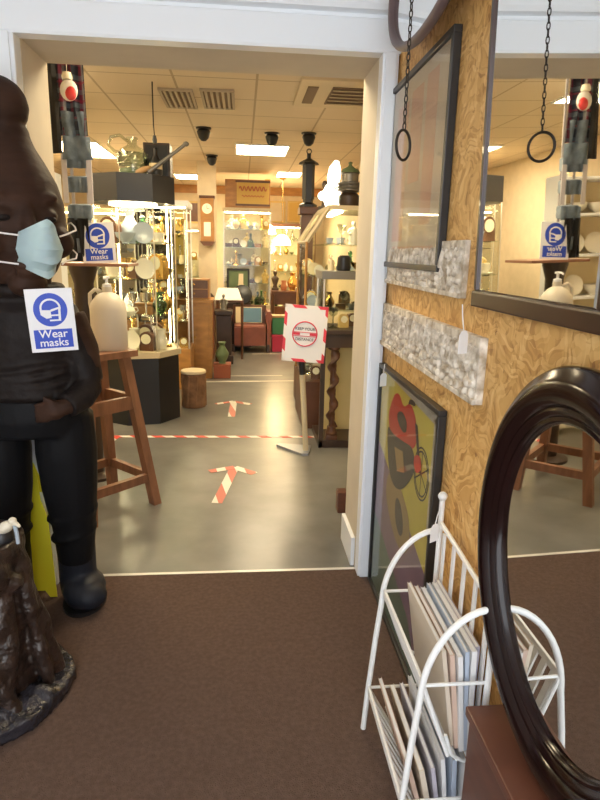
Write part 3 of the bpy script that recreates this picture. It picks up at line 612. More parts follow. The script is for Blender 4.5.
# distressed carved relief panels
def relief(label, y0, y1, z0, z1, x, seed):
    rn = random.Random(seed); t = thing('carved_panel', label, 'carving', (x, (y0 + y1) / 2, z0), 'distressed white carved panels')
    g = G(); g.box((x, y0, z0), (.62, y1, z1), .003); g.out('backboard', 'relief_white', t)
    g = G(); h = z1 - z0; n = 0
    yy = y0 + .03
    while yy < y1 - .03:
        for q in range(5):
            cz = z0 + h * (.14 + .16 * q) + rn.uniform(-.008, .008); a = rn.uniform(0, PI)
            g.ell((x, yy + rn.uniform(-.008, .008), cz), (.011, rn.uniform(.012, .022), rn.uniform(.008, .014)), (a, 0, 0), 8)
        pts = [(x - .003, yy + .02 * math.cos(b) * (1 - b / 9), z0 + h * .5 + h * .36 * math.sin(b * .5)) for b in [i * .7 for i in range(10)]]
        g.tube(pts, .006, 6); yy += .038
    g.out('scrollwork', 'relief_white', t, True)
    g = G(); g.box((x - .008, y0, z0), (x, y1, z0 + h * .09), .002); g.out('lower_ledge', 'relief_white', t)
relief('long distressed white carved panel partly behind the pink framed print', 1.635, 2.53, 1.385, 1.543, .6185 - .014, 4)
relief('long distressed white carved panel between the print and the motorbike poster', 1.455, 2.53, 1.125, 1.300, .6185 - .02, 9)

# paper tags
def ptag(label, top, ctr, w=.03, h=.05, rz=0):
    t = thing('price_tag', label, 'tag', top, 'white paper price tags')
    x, y, z = ctr
    g = G(); d = Vector((math.sin(R(rz)), math.cos(R(rz)), 0)); nrm = Vector((math.cos(R(rz)), -math.sin(R(rz)), 0)) * .001
    P = lambda u, v: Vector((x, y, z)) + d * u + Vector((0, 0, v))
    g.prism([P(-w / 2, -h / 2), P(w / 2, -h / 2), P(w / 2, h * .32), P(w * .25, h / 2), P(-w * .25, h / 2), P(-w / 2, h * .32)], nrm); g.out('card', 'tag_white', t)
    g = G(); g.tube([P(0, h * .42), (Vector(top) + P(0, h * .42)) / 2 + Vector((0, .003, 0)), top], .0016, 6); g.out('string', 'rope_white', t, True)
ptag('white paper tag hanging from the bottom corner of the rectangular mirror', (.560, 1.50, 1.380), (.556, 1.462, 1.288), .034, .058, 60)
ptag('white paper tag hanging at the top corner of the motorbike poster', (.587, 2.40, 1.06), (.582, 2.39, .995), .036, .055, 60)
ptag('white paper tag tied to the finial of the white magazine rack', (.575, 1.575, .79), (.557, 1.56, .715), .034, .055, 60)

# ------------------------------------------------------------------ white wire magazine rack
t = thing('magazine_rack', 'white wire two-tier magazine rack standing against the board wall', 'magazine rack', (.49, 1.4, .004))
YF, YB = 1.19, 1.60; XW = .588
def end_frame(y, name):
    g = G(); pts = []
    for i in range(13):
        a = PI / 2 * i / 12; pts.append((XW - .165 * math.sin(a), y, .46 + .245 * math.cos(a)))
    pts += [(.412, y, .35), (.396, y, .15), (.388, y, .012)]
    g.tube(pts, .0085, 10); g.tube([(XW, y, .006), (XW, y, .80 if name == 'rear_end' else .73)], .0085, 10)
    for z in (.505, .165): 
        x = .424 if z > .4 else .397
        g.tube([(x, y, z), (XW, y, z)], .0045, 8)
    return g
g = end_frame(YF, 'front_end'); g.out('end_frame', 'rack_white', t, True)
g = end_frame(YB, 'rear_end'); ef = g.out('end_frame', 'rack_white', t, True)
g = G(); g.ell((XW, YB, .812), .014); g.out('finial', 'rack_white', ef, True)
g = G(); g.tube([(XW, YB, .73), (XW, YF, .70)], .007, 8); g.out('top_rail', 'rack_white', t, True)
def basket(zt, zb, xt, xb, yb=0, name='upper_basket'):
    g = G()
    g.box((xt - .004, YF + .004, zt - .012), (xt + .004, YB - .004, zt + .012), .002)      # top rail
    g.tube([(xb, YF, zb), (xb, YB, zb)], .005, 8)
    n = 9
    for i in range(n):
        y = YF + (YB - YF) * (i + .5) / n
        g.box((-.003, -.011, 0), (.003, .011, math.hypot(zt - zb, xt - xb)), rot=(0, math.atan2(xt - xb, zt - zb), 0), piv=Vector((0, 0, 0)))
        vs = [v for v in g.bm.verts if abs(v.co.x) < .2 and abs(v.co.y) < .02]
        for v in vs: v.co += Vector((xb, y, zb))
    for yy in (YF, YB):
        g.tube([(xt, yy, zt), (xb, yy, zb)], .006, 8)
        g.tube([(xb - .01, yy, zb + .06), (xb + .01, yy, zb), (xb + .04, yy, zb - .02), (XW - .02, yy, zb - .02), (XW, yy, zb + .01)], .0045, 8)
    for x in (xb + .025, xb + .055, XW): g.tube([(x, YF, zb - .016), (x, YB, zb - .016)], .004, 8)
    g.out(name, 'rack_white', t)
basket(.505, .30, .428, .505, name='upper_basket'); basket(.165, .03, .397, .47, name='lower_basket')
for i in range(5):
    y = YF + (YB - YF) * (i + .5) / 5
    g = G(); g.box((XW - .003, y - .009, .06), (XW + .003, y + .009, .71), .001); g.out('back_slat', 'rack_white', t)
def mags(n, x0, x1, z0, h, lab, grp, mats, lean):
    for i in range(n):
        f = i / max(1, n - 1); x = x0 + (x1 - x0) * f; hh = h * random.uniform(.90, 1.0); th = random.uniform(.007, .011); y0 = YF + random.uniform(.02, .05)
        o_ = 'first second third fourth fifth sixth seventh eighth ninth'.split()[i]
        ti = thing('magazine', f'{lab[0]}, {o_} from the aisle side of the {lab[1]} tier of the white rack', 'magazine', (x, (YF + YB) / 2, z0), grp)
        L = lean * (1 - f) 
        g = G(); g.box((-th / 2, y0 - 1.4, 0), (th / 2, y0 - 1.4 + .31, hh), .001); g.out('pages', 'paper_white', ti, local=True)
        g = G(); m_ = mats[i % len(mats)]
        g.box((-th / 2 - .0014, y0 - 1.402, -.001), (-th / 2, y0 - 1.4 + .312, hh + .002)); g.box((th / 2, y0 - 1.402, -.001), (th / 2 + .0014, y0 - 1.4 + .312, hh + .002)); g.box((-th / 2 - .0014, y0 - 1.4035, -.001), (th / 2 + .0014, y0 - 1.402, hh + .002))
        g.out('cover', m_, ti, local=True)
        ti.location = (x, 1.4, z0); ti.rotation_euler = (0, -L, 0)
mags(6, .530, .574, .292, .30, ('worn pale magazine', 'upper'), 'magazines in the upper tier', ['paper_cream', 'paper_pink', 'paper_white', 'paper_blue', 'paper_white', 'paper_lilac'], R(9))
mags(6, .482, .570, .022, .235, ('worn pale magazine', 'lower'), 'magazines in the lower tier', ['paper_pink', 'paper_cream', 'paper_lilac', 'paper_white', 'paper_blue', 'paper_white'], R(16))

# ------------------------------------------------------------------ antiques: prototype wares, each with its own parts
PROTO = {}
def proto(kind, build):
    body, parts = build(); PROTO[kind] = (body, parts)
def ware_new(kind):
    """build one ware at the origin, base at z = 0, about 0.2 m tall"""
    def L(prof, n=14): g = G(); g.lathe(prof, n=n); return g
    if kind == 'vase': return [('body', L([(.035, 0), (.03, .01), (.06, .07), (.062, .10), (.03, .15), (.022, .17), (.04, .2), (.034, .2), (0, .17)]))]
    if kind == 'jug':
        h = G(); h.tube([(.05, 0, .16), (.085, 0, .16), (.095, 0, .11), (.062, 0, .06)], .007, 8)
        return [('body', L([(.045, 0), (.062, .05), (.06, .09), (.042, .14), (.05, .19), (.043, .19), (0, .13)])), ('handle', h)]
    if kind == 'bowl': return [('body', L([(.03, 0), (.03, .012), (.075, .05), (.09, .09), (.085, .09), (0, .02)]))]
    if kind == 'plate':
        g = G(); g.lathe([(.0, 0), (.06, .002), (.095, .014), (.097, .018), (.06, .008), (0, .008)], (0, .01, .095), 24, mtx=Euler((R(80), 0, 0)).to_matrix())
        s = G(); s.tube([(-.03, .03, .004), (0, -.02, .004), (.03, .03, .004)], .004, 6); s.tube([(0, .035, .004), (0, .02, .1)], .004, 6)
        return [('dish', g), ('stand', s)]
    if kind == 'teapot':
        b = L([(.04, 0), (.075, .03), (.085, .065), (.065, .105), (.035, .12), (0, .12)]); l = L([(.034, .119), (.02, .135), (.006, .138), (.012, .15), (.006, .16), (0, .16)])
        s = G(); s.tube([(-.075, 0, .05), (-.11, 0, .08), (-.13, 0, .12)], [.016, .011, .008], 8); h = G(); h.tube([(.06, 0, .10), (.10, 0, .11), (.12, 0, .07), (.075, 0, .035)], .007, 8)
        return [('body', b), ('lid', l), ('spout', s), ('handle', h)]
    if kind == 'figurine':
        b = L([(.045, 0), (.045, .015), (.04, .02), (.046, .06), (.03, .11), (.034, .135), (.015, .155), (0, .158)], 14); b.tube([(-.032, 0, .135), (-.05, -.02, .10), (-.02, -.04, .09)], .010, 8); b.tube([(.032, 0, .135), (.052, -.01, .10), (.04, -.03, .07)], .010, 8)
        h = G(); h.ell((0, 0, .178), (.02, .02, .025), n=10); h.ell((0, .006, .192), (.021, .02, .016), n=10)
        return [('figure', b), ('head', h)]
    if kind == 'goblet': return [('body', L([(.035, 0), (.033, .006), (.006, .015), (.006, .08), (.03, .10), (.038, .15), (.033, .15), (0, .10)]))]
    if kind == 'candlestick': return [('stem', L([(.05, 0), (.045, .015), (.012, .03), (.018, .06), (.009, .09), (.016, .13), (.009, .16), (.024, .18), (.02, .2), (0, .2)]))]
    if kind == 'bottle': return [('body', L([(.038, 0), (.04, .01), (.04, .11), (.014, .15), (.013, .19), (.017, .2), (0, .2)]))]
    if kind == 'cup':
        h = G(); h.tube([(.042, 0, .065), (.065, 0, .06), (.06, 0, .03), (.036, 0, .025)], .005, 8)
        s = L([(.03, 0), (.06, .008), (.065, .014), (.03, .008), (0, .008)])
        return [('saucer', s), ('bowl', L([(.024, .009), (.038, .03), (.045, .075), (.041, .075), (0, .02)])), ('handle', h)]
    if kind == 'clock':
        b = G(); b.prism([(-.06, -.03, 0), (.06, -.03, 0), (.06, -.03, .10)] + [(.06 * math.cos(a), -.03, .10 + .06 * math.sin(a)) for a in [i * PI / 10 for i in range(1, 10)]] + [(-.06, -.03, .10)], (0, .06, 0))
        f = G(); f.prism([(.042 * math.cos(a), -.032, .10 + .042 * math.sin(a)) for a in [i * PI / 10 for i in range(20)]], (0, -.004, 0))
        return [('case', b), ('dial', f)]
    if kind == 'casket':
        b = G(); b.box((-.09, -.05, 0), (.09, .05, .075), .004); l = G(); l.box((-.094, -.054, .075), (.094, .054, .105), .012); return [('body', b), ('lid', l)]
    if kind == 'statuette':
        b = G(); b.box((-.04, -.04, 0), (.04, .04, .03), .003); b.lathe([(.03, .03), (.022, .06), (.035, .10), (.045, .135), (.03, .155), (.014, .165), (.014, .175), (0, .176)], n=14, sq=(1, .7)); b.ell((0, -.004, .20), (.024, .028, .032), n=12)
        return [('bust', b)]
    if kind == 'decanter':
        s = L([(.008, .172), (.02, .185), (.022, .20), (.01, .215), (0, .218)]); return [('body', L([(.05, 0), (.055, .01), (.055, .09), (.02, .13), (.015, .16), (.026, .172), (0, .172)])), ('stopper', s)]
MAIN = {'vase', 'jug', 'bowl'}
def ware(kind, m, label, loc, s=1.0, rz=0.0, group=None, cat=None):
    key = (kind, )
    if key not in PROTO:
        ps = ware_new(kind)
        root = ps[0][1].out(kind, m, None, True); tag(root, label, cat or kind)
        for nm, g in ps[1:]:
            fixed = {'dial': 'clock_face', 'stand': 'dark_oak'}.get(nm)
            c = g.out(nm, fixed or m, root, True, local=True)
            if not fixed: c['follow'] = 1
        PROTO[key] = root
        o = root; o.location = loc; o.rotation_euler = (0, 0, rz)
        if m:
            for q in [o] + list(o.children):
                if q is o or q.get('follow'): q.material_slots[0].link = 'OBJECT'; q.material_slots[0].material = M[m]
    else:
        o = dup(PROTO[key], loc, (0, 0, rz), label, None, m)
    o.scale = (s, s, s); o['label'] = label; o['category'] = cat or kind
    if group: o['group'] = group
    elif 'group' in o: del o['group']
    return o
DESC = {'china_white': 'white china', 'china_cream': 'cream china', 'china_blue': 'pale blue china', 'silver': 'silver', 'brass': 'brass', 'clear_glass': 'clear glass', 'green_glass': 'green glass', 'bronze': 'dark bronze', 'terracotta': 'terracotta', 'moss_pot': 'mossy green', 'pewter': 'grey pewter', 'gilt': 'gilt', 'walnut': 'walnut', 'oak_orange': 'orange oak', 'cabinet_black': 'black'}
ORD = 'first second third fourth fifth sixth seventh eighth ninth tenth eleventh twelfth thirteenth'.split()
KM = [('vase', ['china_white', 'china_cream', 'clear_glass', 'brass', 'china_blue', 'green_glass']), ('jug', ['china_white', 'china_cream', 'silver', 'pewter']), ('bowl', ['china_white', 'clear_glass', 'china_blue', 'silver']), ('plate', ['china_white', 'china_cream', 'china_blue']),
      ('teapot', ['china_white', 'silver', 'china_cream']), ('figurine', ['china_white', 'china_cream', 'bronze', 'gilt']), ('goblet', ['silver', 'clear_glass', 'brass']), ('candlestick', ['brass', 'silver']), ('cup', ['china_white', 'china_blue']), ('clock', ['walnut', 'brass', 'gilt']), ('casket', ['walnut', 'oak_orange']), ('decanter', ['clear_glass', 'green_glass'])]
def fill(where, shelves, x0, x1, y0, y1, n, seed, s0=.8, s1=1.2, face=0, maxh=.28, names=None, along='x', kinds=None, bounds=None):
    """stand n wares along every shelf; shelves = list of z, lowest first"""
    rn = random.Random(seed); nms = names or ['bottom', 'second lowest', 'middle', 'second highest', 'top']
    if len(shelves) == 4 and not names: nms = ['bottom', 'second lowest', 'second highest', 'top']
    if len(shelves) == 3 and not names: nms = ['bottom', 'middle', 'top']
    W = {'vase': .062, 'jug': .095, 'bowl': .09, 'plate': .097, 'teapot': .13, 'figurine': .05, 'goblet': .038, 'candlestick': .05, 'cup': .066, 'clock': .062, 'casket': .094, 'decanter': .055, 'bottle': .04, 'statuette': .045}
    for si, z in enumerate(shelves):
        for i in range(n):
            k, ms = rn.choice(kinds or KM); m = rn.choice(ms); f = (i + .5) / n
            lim = (x1 - x0 if along == 'x' else y1 - y0) / n / 2 * .94
            s = min(rn.uniform(s0, s1), lim / W[k])
            if along == 'x': x, y = x0 + (x1 - x0) * f, rn.uniform(y0, y1)
            else: y, x = y1 + (y0 - y1) * f, rn.uniform(x0, x1)
            pos = f'{ORD[i]} from left' if along == 'x' else f'{ORD[i]} from far end'
            ware(k, m, f'{DESC[m]} {k}, {pos}, {nms[si]} shelf, {where}', (x, y, z), s, face + rn.uniform(-.25, .25), f'antiques in the {where}')

# ------------------------------------------------------------------ octagonal showcase at the left
OC = Vector((-.925, 5.49, 0)); OA = R(-100)
def octv(r, z): return [OC + Vector((r * math.cos(OA + i * PI / 4), r * math.sin(OA + i * PI / 4), z)) for i in range(8)]
t = thing('octagonal_showcase', 'octagonal glass showcase with black base and canopy left of the aisle', 'cabinet', (OC.x, OC.y, 0))
g = G(); g.prism(octv(.36, .0), (0, 0, .59)); g.out('base', 'cabinet_black', t)
g = G(); g.prism(octv(.385, .59), (0, 0, .05)); g.out('counter', 'cab_cream', t)
g = G(); g.prism(octv(.362, 1.87), (0, 0, .215)); g.out('canopy', 'cabinet_black', t)
for i in range(8):
    a, b = octv(.355, .64)[i], octv(.355, .64)[(i + 1) % 8]; d = (b - a).normalized(); n_ = Vector((d.y, -d.x, 0)) * .004
    g = G(); g.prism([a + d * .012, b - d * .012, b - d * .012 + n_, a + d * .012 + n_], (0, 0, 1.23)); g.out('glass_panel', 'pane', t)
    g = G(); g.tube([a, a + Vector((0, 0, 1.23))], .005, 8); g.out('corner_post', 'silver_trim', t, True)
for z in (.94, 1.25, 1.54):
    g = G(); g.prism(octv(.335, z - .008), (0, 0, .008)); g.out('shelf', 'shelf_glass', t)
g = G(); g.lathe([(.20, 1.855), (.20, 1.87)], (OC.x, OC.y, 0), 24); g.out('light_disc', 'strip_light', t)
for i in (3, 5):  # glowing strips added at two back corners to brighten the wares
    a = octv(.315, .66)[i]; g = G(); g.tube([a, a + Vector((0, 0, 1.18))], .007, 6); g.out('added_glow_strip', 'strip_light', t, True)
def octfill(zs, seed):
    rn = random.Random(seed)
    nms = ['counter level', 'lowest glass shelf', 'middle glass shelf', 'top glass shelf']
    for si, z in enumerate(zs):
        ring = [(-135 + k * 36, .235) for k in range(5)] + [(-110, .07), (-20, .08), (60, .24), (110, .24), (165, .23)]
        for i, (a, r_) in enumerate(ring):
            x, y = OC.x + r_ * math.cos(R(a)), OC.y + r_ * math.sin(R(a))
            k, ms = rn.choice(KM); m = rn.choice(ms); s = min(rn.uniform(1.0, 1.4), .088 / {'teapot': .13, 'plate': .097, 'casket': .094, 'jug': .095, 'bowl': .09}.get(k, .066))
            front = ['left front', 'centre-left front', 'centre front', 'centre-right front', 'right front', 'middle', 'right of the middle', 'right back', 'back', 'left back'][i]
            ware(k, m, f'{DESC[m]} {k} in the octagonal showcase, {nms[si]}, {front}', (x, y, z), s, rn.uniform(-.6, .6), 'antiques in the octagonal showcase')
octfill([.64, .94, 1.25, 1.54], 11)

# things on top of the octagonal showcase
t = thing('glass_demijohn', 'large pale glass jug with big handle on the octagonal showcase', 'jug', (-.885, 5.32, 2.085))
g = G(); g.lathe([(.0, 2.086), (.105, 2.088), (.112, 2.11), (.112, 2.235), (.10, 2.275), (.05, 2.305), (.036, 2.32), (.036, 2.345), (.046, 2.35), (.046, 2.37), (.03, 2.37)], (-.885, 5.32, 0), 24); g.out('body', 'clear_glass', t, True)
g = G(); g.tube([(-.92, 5.32, 2.34), (-.98, 5.32, 2.385), (-1.05, 5.32, 2.37), (-1.075, 5.32, 2.31), (-1.03, 5.32, 2.265), (-.99, 5.32, 2.255)], .013, 10); g.out('handle', 'clear_glass', t, True)
g = G(); g.lathe([(0, 2.09), (.10, 2.09), (.106, 2.105), (.104, 2.13), (0, 2.125)], (-.885, 5.32, 0), 24); g.out('green_contents', 'moss_pot', t, True)
g = G(); g.lathe([(.103, 2.15), (.1135, 2.152), (.1135, 2.25), (.1, 2.253)], (-.885, 5.32, 0), 24)
for k in range(14):
    for z in (2.165, 2.19, 2.215, 2.24): g.ell((-.885 + .113 * math.cos(k * .45 + z * 9), 5.32 + .113 * math.sin(k * .45 + z * 9), z), (.014, .014, .011), n=8)
g.out('moulded_pattern', 'clear_glass', t, True)
t = thing('dark_bottle', 'dark bottle with pale label beside the pale glass jug', 'bottle', (-.70, 5.30, 2.085))
g = G(); g.lathe([(0, 2.086), (.05, 2.086), (.052, 2.10), (.052, 2.19), (.016, 2.24), (.014, 2.29), (.02, 2.295), (0, 2.30)], (-.70, 5.30, 0), 18); g.out('body', 'black_plastic', t, True)
g = G(); g.lathe([(.053, 2.13), (.053, 2.175)], (-.70, 5.30, 0), 18); g.out('label', 'china_cream', t, True)
t = thing('wooden_oar', 'wooden oar propped up at an angle on the octagonal showcase', 'oar', (-.66, 5.22, 2.09))
g = G(); g.tube([(-.745, 5.20, 2.098), (-.60, 5.205, 2.205), (-.46, 5.21, 2.31)], [.018, .014, .014], 10); g.ell((-.445, 5.211, 2.32), (.025, .02, .02)); g.out('shaft', 'pewter', t, True)
g = G(); g.ell((-.785, 5.20, 2.115), (.07, .012, .022), (0, R(-20), 0)); g.out('blade', 'pine', t, True)
t = thing('camera_box', 'dark brown open wooden case on the octagonal showcase behind the oar', 'box', (-.70, 5.52, 2.085))
g = G(); g.box((-.82, 5.45, 2.086), (-.60, 5.64, 2.36), .004); g.out('case', 'dark_oak', t)
g = G(); g.box((-.80, 5.443, 2.10), (-.62, 5.45, 2.34)); g.out('front', 'black_plastic', t)
g = G(); g.tube([(-.63, 4.6, 2.70), (-.632, 4.65, 2.6), (-.64, 5.0, 2.35), (-.67, 5.24, 2.12), (-.66, 5.28, 2.10)], .004, 6)
# hanging cord from the ceiling
g.bm.free(); g = G(); g.tube([(-.66, 4.95, 2.70), (-.662, 4.955, 2.55), (-.66, 4.95, 2.40), (-.655, 4.95, 2.33)], .005, 8)
cd = g.out('hanging_cable', 'iron', None, True); tag(cd, 'thin dark cord hanging down from the ceiling above the octagonal showcase', 'cable')
g = G(); g.lathe([(0, 2.27), (.016, 2.275), (.018, 2.30), (.012, 2.33), (0, 2.335)], (-.655, 4.95, 0), 12); g.out('plug', 'black_plastic', cd, True)

# ------------------------------------------------------------------ glass cabinets further in
def cabinet(name, label, lo, hi, shelves, frame='silver_trim', base=0.0, light=True, roof='cab_cream', back=None, face='y', basem='cab_cream'):
    x0, y0, z0 = lo; x1, y1, z1 = hi
    t = thing(name, label, 'cabinet', ((x0 + x1) / 2, (y0 + y1) / 2, 0))
    if base > 0: g = G(); g.box((x0, y0, 0), (x1, y1, base), .004); g.out('base', basem, t)
    g = G(); g.box((x0 - .01, y0 - .01, z1 - .06), (x1 + .01, y1 + .01, z1), .004); g.out('top', roof, t)
    for x in (x0 + .01, x1 - .01):
        for y in (y0 + .01, y1 - .01): g = G(); g.box((x - .006, y - .006, base), (x + .006, y + .006, z1 - .06)); g.out('corner_post', frame, t)
    for a, b in (((x0 + .02, y0 + .008, base), (x1 - .02, y0 + .012, z1 - .06)), ((x0 + .008, y0 + .02, base), (x0 + .012, y1 - .02, z1 - .06)), ((x1 - .012, y0 + .02, base), (x1 - .008, y1 - .02, z1 - .06))):
        g = G(); g.box(a, b); g.out('glass_panel', 'pane', t)
    g = G()
    g.box((x0 + .02, y1 - .012, base), (x1 - .02, y1 - .008, z1 - .06)); g.out('back_panel', back or 'pane', t)
    for z in shelves:
        if z > base + .02: g = G(); g.box((x0 + .016, y0 + .016, z - .008), (x1 - .016, y1 - .016, z)); g.out('shelf', 'shelf_glass', t)
    if light: g = G(); g.box((x0 + .03, y0 + .03, z1 - .075), (x1 - .03, y0 + .09, z1 - .061)); g.out('strip_light', 'strip_light', t)
    return t
cabinet('glass_cabinet', 'tall glass cabinet with cream top below the wooden advertising box', (-.30, 9.85, 0), (.46, 10.3, 2.155), [.72, 1.0, 1.28, 1.56, 1.84], base=.65, back='cream_wall')
fill('front row, centre cabinet', [.65, 1.0, 1.28, 1.56, 1.84], -.27, .43, 9.93, 9.96, 6, 21, s0=1.2, s1=1.5)
fill('back row, centre cabinet', [.65, 1.0, 1.28, 1.56, 1.84], -.22, .38, 10.12, 10.16, 5, 61, s0=1.1, s1=1.4)
cabinet('glass_cabinet', 'tall bright glass cabinet just behind the octagonal showcase', (-1.12, 6.55, 0), (-.56, 7.05, 1.99), [.75, 1.05, 1.35, 1.65], base=.45, basem='oak_orange', roof='white_paint')
fill('cabinet behind the octagonal showcase', [.45, .75, 1.05, 1.35, 1.65], -1.09, -.59, 6.64, 6.68, 5, 22, s0=1.0, s1=1.3)
fill('back row, cabinet behind octagonal showcase', [.45, .75, 1.05, 1.35, 1.65], -1.04, -.64, 6.86, 6.9, 4, 62, s0=1.0, s1=1.3)
cabinet('glass_cabinet', 'wide cream glass cabinet at the far left of the shop', (-2.5, 8.3, 0), (-1.25, 8.8, 2.0), [.85, 1.15, 1.45, 1.7], base=.55, back='cream_wall', basem='oak_orange')
fill('far left cabinet', [.55, .85, 1.15, 1.45, 1.7], -2.42, -1.33, 8.42, 8.6, 10, 23)
cabinet('glass_cabinet', 'dark framed glass cabinet against the back wall beside the red pillar', (.50, 11.3, 0), (1.35, 11.8, 2.0), [.85, 1.15, 1.45, 1.7], frame='walnut', base=.5, back='cream_wall', basem='walnut', roof='walnut')
fill('back wall cabinet', [.5, .85, 1.15, 1.45, 1.7], .56, 1.29, 11.42, 11.6, 7, 24)
cabinet('glass_cabinet', 'cream backed glass cabinet at the rear left of the shop', (-1.15, 9.6, 0), (-.55, 10.05, 1.85), [.85, 1.1, 1.35], base=.6, back='cream_wall', basem='oak_orange')
fill('rear left cabinet', [.6, .85, 1.1, 1.35], -1.10, -.60, 9.70, 9.88, 5, 25)

# slope-fronted showcase at the right, its slanting end towards the doorway
CX0, CX1, CY0, CY1 = .525, 1.35, 5.02, 5.75
t = thing('sloped_showcase', 'long cream-trimmed showcase with sloping glass front right of the aisle', 'cabinet', (.9, 5.4, 0))
prof = [(CX0, .42), (CX0, 1.585), (.70, 1.84), (CX1, 1.84), (CX1, .42)]
g = G(); g.box((CX0, CY0, 0), (CX1, CY1, .42), .004); g.out('base', 'walnut', t)
g = G(); g.box((.69, CY0 - .012, 1.84), (CX1 + .01, CY1, 1.875), .003); g.out('top', 'cab_cream', t)
def edge(a, b, r=.012, m='cab_cream'):
    g = G(); a = Vector(a); b = Vector(b); g.tube([a, b], r, 4); g.out('trim_edge', m, t)
for y in (CY0, CY1):
    edge((CX0, y, 1.585), (.70, y, 1.855), .02); edge((CX0, y, .42), (CX0, y, 1.585), .011, 'oak_orange'); edge((CX1, y, .42), (CX1, y, 1.84), .011)
edge((CX0, CY0, 1.585), (CX0, CY1, 1.585), .012)
g = G(); g.prism([(x, CY0 + .002, z) for x, z in prof], (0, .004, 0)); g.out('glass_panel', 'pane', t)
g = G(); g.box((CX0 - .002, CY0, .42), (CX0 + .002, CY1, 1.585)); g.out('glass_panel', 'pane', t)
g = G(); g.prism([(CX0, CY0, 1.585), (.70, CY0, 1.84), (.70, CY1, 1.84), (CX0, CY1, 1.585)], (.003, 0, -.003)); g.out('glass_panel', 'pane', t)
g = G(); g.box((CX1 - .006, CY0, .42), (CX1, CY1, 1.84)); g.out('back_panel', 'cream_wall', t)
g = G(); g.box((.65, CY0 + .02, 1.562), (CX1 - .01, CY1 - .02, 1.57)); g.out('shelf', 'shelf_glass', t)
for z in (.74, 1.03, 1.31): g = G(); g.box((CX0 + .01, CY0 + .02, z - .008), (CX1 - .01, CY1 - .02, z)); g.out('shelf', 'shelf_glass', t)
g = G(); g.box((.75, CY0 + .05, 1.822), (.82, CY1 - .05, 1.838)); g.out('strip_light', 'strip_light', t)
for row, (xa, xb, sd) in enumerate(((.59, .63, 31), (.90, 1.02, 32))):
    fill(('aisle row' if row == 0 else 'back row') + ', sloped showcase', [.42, .74, 1.03, 1.31], xa, xb, CY0 + .24, CY1 - .03, 4, sd, along='y', s0=.8, s1=1.05)

fill('front row, sloped showcase', [.42, .74, 1.03, 1.31], .60, 1.08, CY0 + .12, CY0 + .14, 5, 33, s0=.9, s1=1.2)

fill('front row, sloped showcase', [1.57], .68, 1.18, CY0 + .12, CY0 + .14, 5, 34, s0=.9, s1=1.1, names=['uppermost'])
fill('back row, sloped showcase', [1.57], .80, 1.28, CY0 + .36, CY0 + .40, 4, 35, s0=.9, s1=1.1, names=['uppermost'])

# things on top of the sloped showcase
ware('statuette', 'bronze', 'dark bronze bust at the left end on the sloped showcase', (.745, 5.66, 1.875), 1.1, R(-30), cat='bust')
t = thing('glowing_figure', 'bright white glass figure lamp on the sloped showcase', 'lamp', (.765, 5.45, 1.875))
g = G(); g.lathe([(0, 1.876), (.06, 1.88), (.085, 1.94), (.08, 2.02), (.05, 2.08), (0, 2.10)], (.785, 5.45, 0), 18, (.9, .8)); g.out('body', 'white_lamp', t, True)
g = G(); g.tube([(.785, 5.45, 2.05), (.79, 5.45, 2.13), (.80, 5.45, 2.21), (.815, 5.45, 2.27)], [.04, .058, .05, .02], 12); g.out('wing', 'white_lamp', t, True)
g = G(); g.ell((.70, 5.44, 1.98), (.045, .035, .04)); g.tube([(.71, 5.44, 1.99), (.75, 5.44, 2.06)], .026, 8); g.out('head', 'white_lamp', t, True)
t = thing('lantern', 'tall dark metal lantern standing on the dark reddish wooden column', 'lantern', (.645, 6.15, 1.930))
g = G(); g.lathe([(.09, 1.931), (.09, 1.955), (.05, 1.975), (.05, 2.005)], (.645, 6.15, 0), 6); g.lathe([(.0, 2.395), (.09, 2.345), (.10, 2.325), (.06, 2.325), (.06, 2.005)], (.645, 6.15, 0), 6); g.tube([(.645, 6.15, 2.385), (.645, 6.15, 2.425)], .02, 8); g.out('housing', 'black_plastic', t)
g = G(); g.tube(circ((.645, 6.15, 2.445), .022, 16, 'xz'), .005, 6, closed=True); g.out('ring_handle', 'black_plastic', t, True)
for i, (z, r_) in enumerate(((1.985, .075), (2.01, .075), (2.035, .075))):
    pass
t = thing('plate_stack', 'green and white stacked tureen on the sloped showcase', 'tureen', (.885, 5.17, 1.875))
g = G(); g.lathe([(0, 1.876), (.075, 1.876), (.085, 1.9), (.085, 1.96), (.06, 1.985), (0, 1.985)], (.885, 5.17, 0), 20); g.out('base_pot', 'dark_oak', t, True)
g = G(); g.lathe([(.06, 1.985), (.10, 2.0), (.102, 2.01), (.085, 2.012), (.10, 2.025), (.102, 2.035), (.085, 2.037), (.10, 2.05), (.102, 2.06), (.07, 2.07), (.07, 2.13), (.08, 2.14), (0, 2.15)], (.885, 5.17, 0), 20); g.out('bowl', 'pewter', t, True)
g = G(); g.lathe([(.082, 2.14), (.06, 2.17), (.02, 2.19), (.012, 2.205), (.02, 2.22), (0, 2.23)], (.885, 5.17, 0), 20); g.out('lid', 'moss_pot', t, True)
t = thing('gramophone', 'brass horn gramophone on the sloped showcase by the door frame', 'gramophone', (1.18, 5.42, 1.875))
g = G(); g.box((1.12, 5.34, 1.876), (1.28, 5.50, 1.96), .005); g.out('case', 'walnut', t)
g = G(); g.lathe([(.012, 0), (.018, .06), (.035, .11), (.075, .15), (.11, .165)], (1.16, 5.40, 1.985), 18, mtx=Euler((R(35), R(-50), 0)).to_matrix()); g.out('horn', 'brass', t, True)
ware('candlestick', 'brass', 'brass candlestick on the sloped showcase beside the gramophone', (.985, 5.07, 1.875), .9, 0)
ware('figurine', 'terracotta', 'terracotta figure at the rear of the sloped showcase', (.95, 5.62, 1.875), 1.5, R(20))
